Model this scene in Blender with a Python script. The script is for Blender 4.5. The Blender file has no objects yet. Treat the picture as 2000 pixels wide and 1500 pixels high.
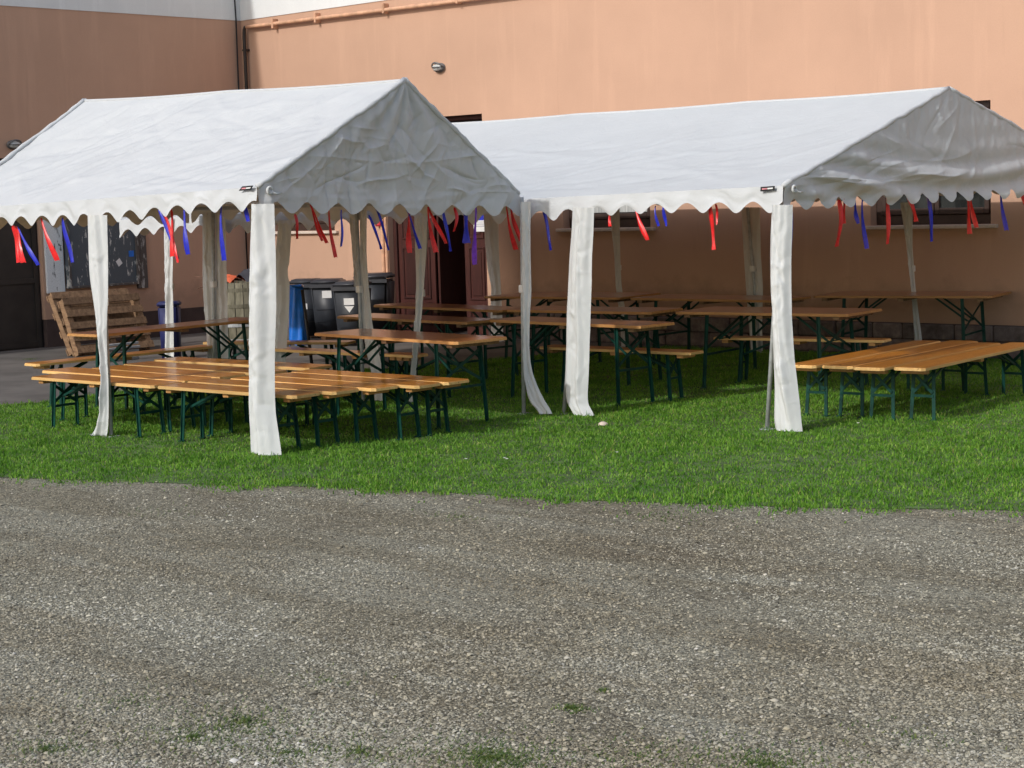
import bpy, bmesh, math, random
import numpy as np
from mathutils import Vector, Matrix, noise as mnoise

random.seed(7); RNG = np.random.default_rng(11)
S = bpy.context.scene; COL = S.collection
# ------------------------------------------------------------------ camera
# world frame: X along the sunlit wall, Y away from the viewer (that wall is Y=0), left wall X=0, Z up
FPX, PITCH, ROLL = 3480.0, math.radians(-6.0), math.radians(-1.8)
CAM = Vector((22.58, -18.30, 1.98)); AZ = math.radians(137.2 - 180)
def _cambasis():
    f = Vector((0, math.cos(PITCH), math.sin(PITCH))); r = Vector((1, 0, 0)); u = r.cross(f)
    r2 = math.cos(ROLL)*r + math.sin(ROLL)*u; u2 = -math.sin(ROLL)*r + math.cos(ROLL)*u
    e = Vector((math.cos(AZ), math.sin(AZ), 0)); n = Vector((-e.y, e.x, 0))
    w = lambda v: Vector((v.dot(e), v.dot(n), v.z))
    return w(r2), w(u2), w(f)
CR, CU, CF = _cambasis()
cam_d = bpy.data.cameras.new('camera'); cam = bpy.data.objects.new('camera', cam_d); COL.objects.link(cam)
cam_d.sensor_width = 36; cam_d.lens = 36*FPX/2000; cam_d.clip_end = 3000; cam_d.clip_start = .05
M = Matrix((CR, CU, -CF)).transposed().to_4x4(); M.translation = CAM; cam.matrix_world = M
S.camera = cam
def ray(px, py): return CF + CR*((px-1000)/FPX) + CU*((750-py)/FPX)
def G(px, py, z=0.0): d = ray(px, py); return CAM + d*((z-CAM.z)/d.z)
def PY(px, py, y): d = ray(px, py); return CAM + d*((y-CAM.y)/d.y)
def PX(px, py, x): d = ray(px, py); return CAM + d*((x-CAM.x)/d.x)
# ------------------------------------------------------------------ light
SUN_EL, SUN_AZ = math.radians(33), math.radians(3.5)
W = bpy.data.worlds.new('World'); S.world = W; W.use_nodes = True
nt = W.node_tree; bg = nt.nodes['Background']; sky = nt.nodes.new('ShaderNodeTexSky')
sky.sky_type = 'NISHITA'; sky.sun_disc = False; sky.sun_elevation = SUN_EL; sky.sun_rotation = math.pi + SUN_AZ
sky.air_density = 1.0; sky.dust_density = 2.2; sky.ozone_density = 1.0
nt.links.new(sky.outputs[0], bg.inputs[0]); bg.inputs[1].default_value = 0.15
sl = bpy.data.lights.new('sun', 'SUN'); sl.energy = 2.25; sl.angle = math.radians(1.2); sl.color = (1, .98, .945)
so = bpy.data.objects.new('sun', sl); COL.objects.link(so)
tosun = Vector((-math.sin(SUN_AZ)*math.cos(SUN_EL), -math.cos(SUN_AZ)*math.cos(SUN_EL), math.sin(SUN_EL)))
so.rotation_euler = tosun.to_track_quat('Z', 'Y').to_euler(); so.location = (10, -20, 30)
vs = S.view_settings; vs.view_transform = 'Standard'; vs.look = 'None'; vs.gamma = 1; vs.use_curve_mapping = False
vs.exposure = 0.1

# ------------------------------------------------------------------ materials
MATS = {}
def new_mat(name):
    m = bpy.data.materials.new(name); m.use_nodes = True; MATS[name] = m
    return m, m.node_tree.nodes, m.node_tree.links, m.node_tree.nodes['Principled BSDF']
def coords(N, L, scale=(1, 1, 1), kind='Object'):
    t = N.new('ShaderNodeTexCoord'); mp = N.new('ShaderNodeMapping'); mp.inputs['Scale'].default_value = scale
    L.new(t.outputs[kind], mp.inputs[0]); return mp.outputs[0]
def noise_tex(N, L, vec, scale, detail=4, rough=.55, dist=0):
    t = N.new('ShaderNodeTexNoise'); t.inputs['Scale'].default_value = scale; t.inputs['Detail'].default_value = detail
    t.inputs['Roughness'].default_value = rough; t.inputs['Distortion'].default_value = dist
    if vec is not None: L.new(vec, t.inputs['Vector'])
    return t.outputs['Fac']
def ramp(N, L, fac, stops):
    r = N.new('ShaderNodeValToRGB'); el = r.color_ramp.elements
    while len(el) < len(stops): el.new(.5)
    for e_, (p, c) in zip(el, stops): e_.position = p; e_.color = (*c, 1) if len(c) == 3 else c
    L.new(fac, r.inputs[0]); return r.outputs[0]
def mixc(N, L, fac, a, b, mode='MIX'):
    m = N.new('ShaderNodeMix'); m.data_type = 'RGBA'; m.blend_type = mode
    if isinstance(fac, float): m.inputs[0].default_value = fac
    else: L.new(fac, m.inputs[0])
    for i, v in ((6, a), (7, b)):
        if isinstance(v, tuple): m.inputs[i].default_value = (*v, 1)
        else: L.new(v, m.inputs[i])
    return m.outputs[2]
def bump(N, L, B, h, strength, dist):
    b = N.new('ShaderNodeBump'); b.inputs['Strength'].default_value = strength; b.inputs['Distance'].default_value = dist
    L.new(h, b.inputs['Height']); L.new(b.outputs[0], B.inputs['Normal'])
def simple(name, col, rough=.5, metal=0., var=.25, scale=8, bmp=0.0, spec=.5):
    m, N, L, B = new_mat(name); v = coords(N, L); n = noise_tex(N, L, v, scale, 5)
    lo = tuple(c*(1-var) for c in col); hi = tuple(min(1, c*(1+var)) for c in col)
    L.new(ramp(N, L, n, [(.3, lo), (.7, hi)]), B.inputs['Base Color'])
    B.inputs['Roughness'].default_value = rough; B.inputs['Metallic'].default_value = metal; B.inputs['Specular IOR Level'].default_value = spec
    if bmp: bump(N, L, B, noise_tex(N, L, v, scale*12, 3), bmp, .004)
    return m
def mat_plaster(name, col):
    m, N, L, B = new_mat(name); v = coords(N, L)
    big = noise_tex(N, L, v, .55, 5, .6); vs_ = coords(N, L, (2.2, 2.2, .25)); st = noise_tex(N, L, vs_, 1.6, 5, .6); fine = noise_tex(N, L, v, 60, 4, .7)
    a = mixc(N, L, ramp(N, L, big, [(.35, (0, 0, 0)), (.7, (1, 1, 1))]), tuple(c*.93 for c in col), tuple(min(1, c*1.05) for c in col))
    b = mixc(N, L, ramp(N, L, st, [(.54, (0, 0, 0)), (.70, (.5, .5, .5))]), a, tuple(min(1, c*1.14) for c in col))
    dk = noise_tex(N, L, coords(N, L, (5, 5, .35)), 1.3, 6, .7); b = mixc(N, L, ramp(N, L, dk, [(.60, (0, 0, 0)), (.78, (.35, .35, .35))]), b, tuple(c*.72 for c in col))
    c_ = mixc(N, L, ramp(N, L, fine, [(.35, (.14, .14, .14)), (.6, (0, 0, 0))]), b, tuple(c*.7 for c in col))
    # splash dirt that rises from the plinth in uneven tongues
    sep = N.new('ShaderNodeSeparateXYZ'); L.new(v, sep.inputs[0]); ma = N.new('ShaderNodeMath'); ma.operation = 'MULTIPLY_ADD'
    L.new(noise_tex(N, L, v, 3.0, 5, .7), ma.inputs[0]); ma.inputs[1].default_value = -1.1; L.new(sep.outputs[2], ma.inputs[2])
    d = ramp(N, L, ma.outputs[0], [(.0, (.35, .35, .35)), (.32, (0, 0, 0))])
    L.new(mixc(N, L, d, c_, (.20, .14, .10)), B.inputs['Base Color'])
    B.inputs['Roughness'].default_value = .9; B.inputs['Specular IOR Level'].default_value = .15
    bump(N, L, B, fine, .35, .004); return m
def mat_cloth(name, col, trans=(.90, .56, .28), tr=.10):
    m, N, L, B = new_mat(name); v = coords(N, L); n1 = noise_tex(N, L, v, 2.2, 6, .65); n2 = noise_tex(N, L, v, 260, 2)
    cr = noise_tex(N, L, v, 5.5, 4, .6, 1.2); spots = noise_tex(N, L, coords(N, L, (1, 1.6, 1.6)), 7, 5, .7)
    a = mixc(N, L, ramp(N, L, n1, [(.3, (0, 0, 0)), (.7, (1, 1, 1))]), tuple(c*.95 for c in col), col)
    a = mixc(N, L, ramp(N, L, spots, [(.66, (0, 0, 0)), (.78, (.40, .40, .40))]), a, (.40, .40, .38))
    stn = noise_tex(N, L, coords(N, L, (1, 1, .4)), 1.1, 6, .7); a = mixc(N, L, ramp(N, L, stn, [(.52, (0, 0, 0)), (.75, (.30, .30, .30))]), a, tuple(c*.80 for c in col))
    L.new(a, B.inputs['Base Color']); B.inputs['Roughness'].default_value = .7; B.inputs['Specular IOR Level'].default_value = .15
    ad = N.new('ShaderNodeMath'); ad.operation = 'MULTIPLY_ADD'; L.new(n2, ad.inputs[0]); ad.inputs[1].default_value = .05; L.new(cr, ad.inputs[2])
    bump(N, L, B, ad.outputs[0], .35, .02)
    t = N.new('ShaderNodeBsdfTranslucent'); t.inputs[0].default_value = (*trans, 1); mx = N.new('ShaderNodeMixShader'); mx.inputs[0].default_value = tr
    L.new(B.outputs[0], mx.inputs[1]); L.new(t.outputs[0], mx.inputs[2]); L.new(mx.outputs[0], N['Material Output'].inputs[0]); return m
def mat_wood(name, dark, light, rough=.3, coat=.0, gs=(1.2, 14, 14), knots=True, scuff=0):
    m, N, L, B = new_mat(name); v = coords(N, L, gs); oi = N.new('ShaderNodeObjectInfo')
    off = N.new('ShaderNodeVectorMath'); off.operation = 'MULTIPLY_ADD'; L.new(oi.outputs['Random'], off.inputs[0]); off.inputs[1].default_value = (37, 19, 53); L.new(v, off.inputs[2])
    g = noise_tex(N, L, off.outputs[0], 2.2, 7, .65, .4); g2 = noise_tex(N, L, off.outputs[0], 9, 3)
    c = ramp(N, L, g, [(.32, dark), (.5, tuple((a+b)/2 for a, b in zip(dark, light))), (.68, light)])
    h = N.new('ShaderNodeHueSaturation'); L.new(c, h.inputs['Color'])
    mr = N.new('ShaderNodeMapRange'); mr.inputs[3].default_value = .72; mr.inputs[4].default_value = 1.2; L.new(oi.outputs['Random'], mr.inputs[0]); L.new(mr.outputs[0], h.inputs['Value'])
    cc = h.outputs[0]
    if knots:
        vo = N.new('ShaderNodeTexVoronoi'); vo.inputs['Scale'].default_value = 1.0; L.new(off.outputs[0], vo.inputs['Vector'])
        cc = mixc(N, L, ramp(N, L, vo.outputs[0], [(.05, (.8, .8, .8)), (.13, (0, 0, 0))]), cc, tuple(x*.35 for x in dark))
    if scuff:   # worn streaks and pale scratches in the varnish
        sc = noise_tex(N, L, off.outputs[0], .8, 8, .8, 1.5); cc = mixc(N, L, ramp(N, L, sc, [(.58, (0, 0, 0)), (.74, (scuff, scuff, scuff))]), cc, tuple(min(1, x*1.25+.06) for x in light))
        dk = noise_tex(N, L, off.outputs[0], .5, 6, .7, .8); cc = mixc(N, L, ramp(N, L, dk, [(.56, (0, 0, 0)), (.72, (scuff, scuff, scuff))]), cc, tuple(x*.75 for x in dark))
    L.new(cc, B.inputs['Base Color']); B.inputs['Coat Weight'].default_value = coat; B.inputs['Coat Roughness'].default_value = .16
    rr = N.new('ShaderNodeMapRange'); rr.inputs[3].default_value = rough*.8; rr.inputs[4].default_value = min(1, rough*1.35); L.new(g2, rr.inputs[0]); L.new(rr.outputs[0], B.inputs['Roughness'])
    bump(N, L, B, g, .15, .002); return m
mat_plaster('peach', (.535, .335, .235)); mat_plaster('white_plaster', (.72, .73, .72))
mat_cloth('tent_cloth', (.60, .625, .64)); mat_cloth('drape_cloth', (.62, .645, .65), tr=.10)
mat_wood('varnished', (.46, .150, .012), (.70, .285, .035), .28, .55, scuff=.3)
mat_wood('table_varnish', (.22, .062, .012), (.42, .14, .030), .28, .7, scuff=.4)
mat_wood('table_edge', (.36, .17, .05), (.52, .28, .10), .5)
mat_wood('wood_edge', (.58, .34, .11), (.74, .50, .21), .5)
mat_wood('raw_wood', (.13, .072, .038), (.32, .20, .11), .8, gs=(1.5, 10, 10))
mat_wood('grey_wood', (.10, .095, .06), (.24, .22, .16), .85, gs=(10, 10, 1.5))
mat_wood('door_wood', (.034, .009, .007), (.062, .017, .013), .45, gs=(10, 10, 1.2), knots=False)
simple('green_steel', (.004, .042, .031), .5, 0, .35, 14, .1, .2)
simple('dark_steel', (.012, .016, .017), .5, 0, .3)
simple('galvanised', (.40, .42, .43), .45, .15, .2, 20)
simple('window_frame', (.045, .026, .020), .45, 0, .3, 6)
simple('gate_paint', (.028, .022, .018), .6, 0, .35, 3, .1)
simple('bin_plastic', (.028, .032, .040), .5, 0, .2, 5, .08)
simple('bin_lid', (.040, .042, .050), .45, 0, .2, 5, .08)
simple('blue_bin', (.012, .016, .085), .5); simple('blue_bag', (.010, .17, .70), .28, 0, .25, 6, .2)
simple('sticker', (.75, .75, .74), .5, 0, .06); simple('black', (.008, .008, .009), .5); simple('interior', (.030, .022, .020), .8)
simple('sill', (.60, .50, .42), .7, 0, .12); simple('plinth_paint', (.055, .036, .032), .85, 0, .35, 3, .3)
simple('lamp_body', (.16, .16, .16), .45, .3); simple('lamp_glass', (.55, .56, .55), .25)
simple('pipe_peach', (.60, .34, .21), .6); simple('pipe_dark', (.030, .022, .018), .5)
simple('red_ribbon', (.66, .014, .016), .35, 0, .2, 30); simple('blue_ribbon', (.014, .022, .42), .35, 0, .2, 30); simple('purple_ribbon', (.20, .03, .48), .35, 0, .3, 30)
simple('notice_blue', (.02, .03, .40), .5); simple('notice_grey', (.42, .42, .50), .5); simple('red_plastic', (.60, .05, .07), .35)
simple('tag_pink', (.62, .25, .28), .5); simple('orange_cloth', (.65, .13, .05), .7); simple('dark_cloth', (.035, .035, .045), .8); simple('brown_board', (.16, .085, .055), .7)
simple('leaf', (.06, .13, .02), .5, 0, .5, 40); simple('petal', (.8, .8, .74), .6)
def mat_stone():
    m, N, L, B = new_mat('plinth_stone'); v = coords(N, L); n = noise_tex(N, L, v, 9, 6, .7); n2 = noise_tex(N, L, v, 45, 4, .7); oi = N.new('ShaderNodeObjectInfo')
    c = ramp(N, L, n, [(.3, (.085, .065, .062)), (.5, (.16, .125, .115)), (.72, (.25, .20, .18))])
    h = N.new('ShaderNodeHueSaturation'); L.new(c, h.inputs['Color']); mr = N.new('ShaderNodeMapRange'); mr.inputs[3].default_value = .7; mr.inputs[4].default_value = 1.2
    L.new(oi.outputs['Random'], mr.inputs[0]); L.new(mr.outputs[0], h.inputs['Value']); L.new(h.outputs[0], B.inputs['Base Color'])
    B.inputs['Roughness'].default_value = .9; bump(N, L, B, n2, .8, .01)
mat_stone()
def mat_peel(name, under, paint, lo, hi):
    m, N, L, B = new_mat(name); v = coords(N, L, (3, 6, 1.6)); n = noise_tex(N, L, v, 2.6, 8, .72, .5); f = noise_tex(N, L, v, 30, 3)
    k = ramp(N, L, n, [(lo, (1, 1, 1)), (hi, (0, 0, 0))]); p = ramp(N, L, f, [(.3, tuple(c*.8 for c in paint)), (.7, tuple(c*1.15 for c in paint))])
    L.new(mixc(N, L, k, p, under), B.inputs['Base Color']); B.inputs['Roughness'].default_value = .65; bump(N, L, B, n, .3, .004)
mat_peel('peel_grey', (.55, .55, .52), (.080, .098, .115), .37, .41)
mat_peel('peel_white', (.06, .075, .075), (.72, .76, .77), .40, .44)
mat_peel('peel_brown', (.42, .42, .40), (.085, .075, .07), .40, .46)
def mat_glass():
    m, N, L, B = new_mat('pane'); v = coords(N, L); n = noise_tex(N, L, v, 1.2, 3)
    L.new(ramp(N, L, n, [(.3, (.012, .014, .014)), (.7, (.03, .033, .032))]), B.inputs['Base Color'])
    B.inputs['Roughness'].default_value = .04; B.inputs['Specular IOR Level'].default_value = .9
mat_glass()
def mat_curtain():
    m, N, L, B = new_mat('curtain'); v = coords(N, L, (14, 1, 1)); n = noise_tex(N, L, v, 3, 3)
    L.new(ramp(N, L, n, [(.3, (.30, .31, .30)), (.7, (.55, .56, .54))]), B.inputs['Base Color']); B.inputs['Roughness'].default_value = .8
mat_curtain()
def band_fac(N, L):
    t = N.new('ShaderNodeTexCoord'); mp = N.new('ShaderNodeMapping'); mp.vector_type = 'POINT'; mp.inputs['Rotation'].default_value = (0, 0, math.radians(-20)); mp.inputs['Scale'].default_value = (.35, 2.2, 1)
    L.new(t.outputs['Object'], mp.inputs[0]); return noise_tex(N, L, mp.outputs[0], 1.1, 5, .6, .3)
def mat_gravel_ground():
    m, N, L, B = new_mat('gravel_ground'); v = coords(N, L); big = noise_tex(N, L, v, .55, 6, .6, .6); mid = noise_tex(N, L, v, 3.5, 6, .65)
    vo = N.new('ShaderNodeTexVoronoi'); vo.inputs['Scale'].default_value = 62; L.new(v, vo.inputs['Vector'])
    vo2 = N.new('ShaderNodeTexVoronoi'); vo2.inputs['Scale'].default_value = 120; L.new(v, vo2.inputs['Vector'])
    base = ramp(N, L, big, [(.30, (.185, .163, .118)), (.42, (.235, .218, .163)), (.6, (.275, .262, .203)), (.75, (.23, .205, .152))])
    hs = N.new('ShaderNodeHueSaturation'); L.new(base, hs.inputs['Color']); sp = N.new('ShaderNodeSeparateColor'); L.new(vo.outputs['Color'], sp.inputs[0])
    mr = N.new('ShaderNodeMapRange'); mr.inputs[3].default_value = .5; mr.inputs[4].default_value = 1.5; L.new(sp.outputs[0], mr.inputs[0]); L.new(mr.outputs[0], hs.inputs['Value'])
    c = mixc(N, L, ramp(N, L, mid, [(.45, (0, 0, 0)), (.75, (.35, .35, .35))]), hs.outputs[0], (.13, .115, .088))
    c = mixc(N, L, ramp(N, L, band_fac(N, L), [(.42, (1, 1, 1)), (.56, (0, 0, 0))]), c, (.86, .83, .79), 'MULTIPLY')
    L.new(c, B.inputs['Base Color']); B.inputs['Roughness'].default_value = .95; B.inputs['Specular IOR Level'].default_value = .15
    ad = N.new('ShaderNodeMath'); ad.operation = 'ADD'; L.new(vo.outputs['Distance'], ad.inputs[0]); L.new(vo2.outputs['Distance'], ad.inputs[1])
    iv = N.new('ShaderNodeMath'); iv.operation = 'MULTIPLY'; iv.inputs[1].default_value = -1; L.new(ad.outputs[0], iv.inputs[0])
    bump(N, L, B, iv.outputs[0], .8, .008)
mat_gravel_ground()
def mat_island(name, stops, rough, hue=None, patch=None, trans=0, band=False):
    m, N, L, B = new_mat(name); g = N.new('ShaderNodeNewGeometry'); c = ramp(N, L, g.outputs['Random Per Island'], stops)
    if patch:
        v = coords(N, L); n = noise_tex(N, L, v, patch[0], 5, .65); c = mixc(N, L, ramp(N, L, n, [(.38, (0, 0, 0)), (.66, (1, 1, 1))]), c, patch[1], 'MULTIPLY')
    if band: c = mixc(N, L, ramp(N, L, band_fac(N, L), [(.42, (1, 1, 1)), (.56, (0, 0, 0))]), c, (.86, .83, .79), 'MULTIPLY')
    L.new(c, B.inputs['Base Color']); B.inputs['Roughness'].default_value = rough; B.inputs['Specular IOR Level'].default_value = .25
    if trans:
        t = N.new('ShaderNodeBsdfTranslucent'); L.new(c, t.inputs[0]); mx = N.new('ShaderNodeMixShader'); mx.inputs[0].default_value = trans
        L.new(B.outputs[0], mx.inputs[1]); L.new(t.outputs[0], mx.inputs[2]); L.new(mx.outputs[0], N['Material Output'].inputs[0])
mat_island('gravel_stone', [(0, (.14, .128, .096)), (.3, (.30, .282, .216)), (.6, (.43, .410, .325)), (.9, (.51, .49, .40)), (.985, (.56, .54, .46)), (1, (.70, .68, .62))], .9, patch=(.7, (.82, .77, .70)), band=True)
mat_island('grass_blade', [(0, (.095, .225, .022)), (.4, (.150, .340, .034)), (.8, (.225, .420, .050)), (.95, (.30, .46, .08)), (1, (.42, .40, .15))], .55, patch=(2.4, (.50, .64, .50)), trans=.4)
mat_island('weed_blade', [(0, (.03, .06, .012)), (.6, (.06, .10, .02)), (1, (.13, .15, .04))], .6)
simple('soil', (.075, .125, .034), .95, 0, .5, 5, .5); simple('asphalt', (.115, .105, .095), .92, 0, .3, 1.5, .5)

# ------------------------------------------------------------------ mesh helpers
class MB:
    def __init__(s): s.v = []; s.f = []
    def add(s, vs, fs): o = len(s.v); s.v += [tuple(p) for p in vs]; s.f += [tuple(i+o for i in f) for f in fs]; return s
    def box(s, a, b):
        x0, y0, z0 = a; x1, y1, z1 = b
        return s.add([(x0,y0,z0),(x1,y0,z0),(x1,y1,z0),(x0,y1,z0),(x0,y0,z1),(x1,y0,z1),(x1,y1,z1),(x0,y1,z1)], [(3,2,1,0),(4,5,6,7),(0,1,5,4),(1,2,6,5),(2,3,7,6),(3,0,4,7)])
    def cbox(s, a, b, c=.004):     # box with chamfered edges
        bm = bmesh.new(); bmesh.ops.create_cube(bm, size=1)
        for v in bm.verts: v.co = Vector([(a[i]+b[i])/2 + v.co[i]*(b[i]-a[i]) for i in range(3)])
        bmesh.ops.bevel(bm, geom=bm.edges[:], offset=c, segments=1, affect='EDGES'); return s.from_bm(bm)
    def from_bm(s, bm):
        bm.verts.index_update(); s.add([v.co[:] for v in bm.verts], [[v.index for v in f.verts] for f in bm.faces]); bm.free(); return s
    def beam(s, p, q, w, h, up=(0, 0, 1)):
        p, q = Vector(p), Vector(q); d = (q-p).normalized(); r = d.cross(Vector(up))
        if r.length < 1e-4: r = d.cross(Vector((1, 0, 0)))
        r.normalize(); u = r.cross(d); r *= w/2; u *= h/2
        return s.add([p-r-u, p+r-u, p+r+u, p-r+u, q-r-u, q+r-u, q+r+u, q-r+u], [(0,1,2,3),(7,6,5,4),(0,4,5,1),(1,5,6,2),(2,6,7,3),(3,7,4,0)])
    def tube(s, pts, r, n=8, cap=True):
        pts = [Vector(p) for p in pts]; rs = r if isinstance(r, (list, tuple)) else [r]*len(pts); o = len(s.v); u = None
        for i, p in enumerate(pts):
            d = (pts[min(i+1, len(pts)-1)] - pts[max(i-1, 0)]).normalized()
            if u is None:
                u = d.cross(Vector((0, 0, 1)));  u = d.cross(Vector((1, 0, 0))) if u.length < .1 else u
            u = (u - d*u.dot(d)).normalized(); w = d.cross(u)
            for k in range(n): a = 2*math.pi*k/n; s.v.append(tuple(p + (u*math.cos(a) + w*math.sin(a))*rs[i]))
        for i in range(len(pts)-1):
            for k in range(n): s.f.append((o+i*n+k, o+i*n+(k+1) % n, o+(i+1)*n+(k+1) % n, o+(i+1)*n+k))
        if cap: s.f.append(tuple(o+k for k in range(n))[::-1]); s.f.append(tuple(o+(len(pts)-1)*n+k for k in range(n)))
        return s
    def lathe(s, c, prof, n=24, cap=True):
        o = len(s.v)
        for r, z in prof:
            for k in range(n): a = 2*math.pi*k/n; s.v.append((c[0]+r*math.cos(a), c[1]+r*math.sin(a), c[2]+z))
        for i in range(len(prof)-1):
            for k in range(n): s.f.append((o+i*n+k, o+i*n+(k+1) % n, o+(i+1)*n+(k+1) % n, o+(i+1)*n+k))
        if cap: s.f.append(tuple(o+k for k in range(n))[::-1]); s.f.append(tuple(o+(len(prof)-1)*n+k for k in range(n)))
        return s
    def grid(s, A):                # A: (rows, cols, 3)
        r, c = A.shape[:2]; o = len(s.v); s.v += [tuple(p) for p in A.reshape(-1, 3).tolist()]
        for i in range(r-1):
            for j in range(c-1): s.f.append((o+i*c+j, o+i*c+j+1, o+(i+1)*c+j+1, o+(i+1)*c+j))
        return s
    def mesh(s, name, mat, smooth=False):
        me = bpy.data.meshes.new(name); me.from_pydata(s.v, [], s.f); me.materials.append(MATS[mat])
        if smooth: me.polygons.foreach_set('use_smooth', [True]*len(me.polygons))
        me.update(); return me
    def build(s, name, mat, parent=None, smooth=False, label=None):
        return link(name, s.mesh(name, mat, smooth), parent, label)
def link(name, me, parent=None, label=None, world=True):
    o = bpy.data.objects.new(name, me); COL.objects.link(o)
    if parent is not None:
        o.parent = parent
        if world: o.matrix_parent_inverse = root_inv(parent)
    if label: o['label'] = label
    return o
def wmat(o):
    m = Matrix.LocRotScale(o.location, o.rotation_euler, o.scale)
    return (wmat(o.parent) @ o.matrix_parent_inverse @ m) if o.parent else m
def root_inv(o): return wmat(o).inverted()
def thing(name, label, cat, loc=(0, 0, 0), rotz=0, group=None):
    o = bpy.data.objects.new(name, None); COL.objects.link(o); o.location = loc; o.rotation_euler = (0, 0, rotz); o.empty_display_size = .2
    return tag(o, label, cat, group)
def tag(o, label, cat, group=None):
    o['label'] = label; o['category'] = cat
    if group: o['group'] = group
    return o
def structure(o): o['kind'] = 'structure'; return o
def np_mesh(name, V, Fq, mat, k):      # V (n,3) F (m,k)
    me = bpy.data.meshes.new(name); me.vertices.add(len(V)); me.vertices.foreach_set('co', V.astype(np.float32).ravel())
    me.loops.add(Fq.size); me.loops.foreach_set('vertex_index', Fq.astype(np.int32).ravel()); me.polygons.add(len(Fq))
    me.polygons.foreach_set('loop_start', np.arange(0, Fq.size, k, dtype=np.int32)); me.polygons.foreach_set('loop_total', np.full(len(Fq), k, dtype=np.int32))
    me.materials.append(MATS[mat]); me.update(calc_edges=True); return me
def creases(P, Q, n, seed, amp, lr, wr, box, angles=None):
    """sum of random straight fold ridges over 2-D cloth coordinates P,Q"""
    r = np.random.default_rng(seed); D = np.zeros_like(P)
    for _ in range(n):
        cx, cy = r.uniform(box[0], box[1]), r.uniform(box[2], box[3]); a = r.uniform(0, math.pi) if angles is None else r.normal(*angles)
        l = r.uniform(*lr); w = r.uniform(*wr); s = amp*r.uniform(.4, 1)*r.choice([-1, 1]); u = (P-cx)*math.cos(a)+(Q-cy)*math.sin(a); v = -(P-cx)*math.sin(a)+(Q-cy)*math.cos(a)
        v = v + .12*l*np.sin(u/l*2.2); D += s*np.clip(1-(u/l)**2, 0, 1)*np.exp(-np.abs(v)/w)
    return D
def fbm(P, Q, sc, seed, octv=3):
    D = np.zeros_like(P); f = D.ravel(); p, q = P.ravel(), Q.ravel()
    for i in range(len(f)): f[i] = mnoise.fractal(Vector((p[i]*sc, q[i]*sc, seed*7.3)), 1.0, 2.0, octv)
    return f.reshape(P.shape)

# ------------------------------------------------------------------ ground
def np_poly(pts, X, Y):
    ins = np.zeros(len(X), bool); j = len(pts)-1
    for i in range(len(pts)):
        xi, yi = pts[i]; xj, yj = pts[j]
        c = ((yi > Y) != (yj > Y)) & (X < (xj-xi)*(Y-yi)/(yj-yi+1e-12)+xi); ins ^= c; j = i
    return ins
def sheet(name, pts, z, mat):
    bm = bmesh.new(); f = bm.faces.new([bm.verts.new((x, y, z)) for x, y in pts]); bmesh.ops.triangulate(bm, faces=[f]); return structure(MB().from_bm(bm).build(name, mat))
structure(MB().add([(-400, -600, 0), (600, -600, 0), (600, 400, 0), (-400, 400, 0)], [(0, 1, 2, 3)]).build('gravel_ground', 'gravel_ground'))
fe = [G(x, y) for x, y in ((-250, 930), (0, 937), (130, 941), (260, 946), (380, 951), (500, 953), (620, 956), (760, 962), (900, 969), (1000, 975), (1120, 982), (1250, 986), (1400, 991), (1520, 995), (1700, 999), (1850, 1000), (2000, 1003), (2300, 1010))]
er = random.Random(5); front = []
for a, b in zip(fe, fe[1:]):
    k_ = max(2, int((b-a).length/.07))
    for i in range(k_): p = a.lerp(b, i/k_); front.append((p.x, p.y+er.gauss(0, .045)+.05*math.sin(p.x*4.3)))
front.append((fe[-1].x, fe[-1].y))
back = [(34, -2), (34, -.12), (8.6, -.12), (7.9, -1.6), (7.4, -3.4), (6.75, -5.3), (6.35, -7.0), (6.45, -8.0), (6.2, -8.6), (5.6, -10.2), (5.0, -13)]
lawn_pts = front + [(26, -5.5)] + back
sheet('lawn', [(p.x, p.y+.10) for p in fe] + [(26, -5.5)] + back, .004, 'soil')
sheet('pavement', [(-.1, 0), (9.6, -.0), (8.6, -.4), (7.95, -1.6), (7.45, -3.4), (6.8, -5.3), (6.4, -7.0), (6.5, -8.0), (6.25, -8.6), (5.65, -10.2), (5.05, -13), (-.1, -13)], .002, 'asphalt')
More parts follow.
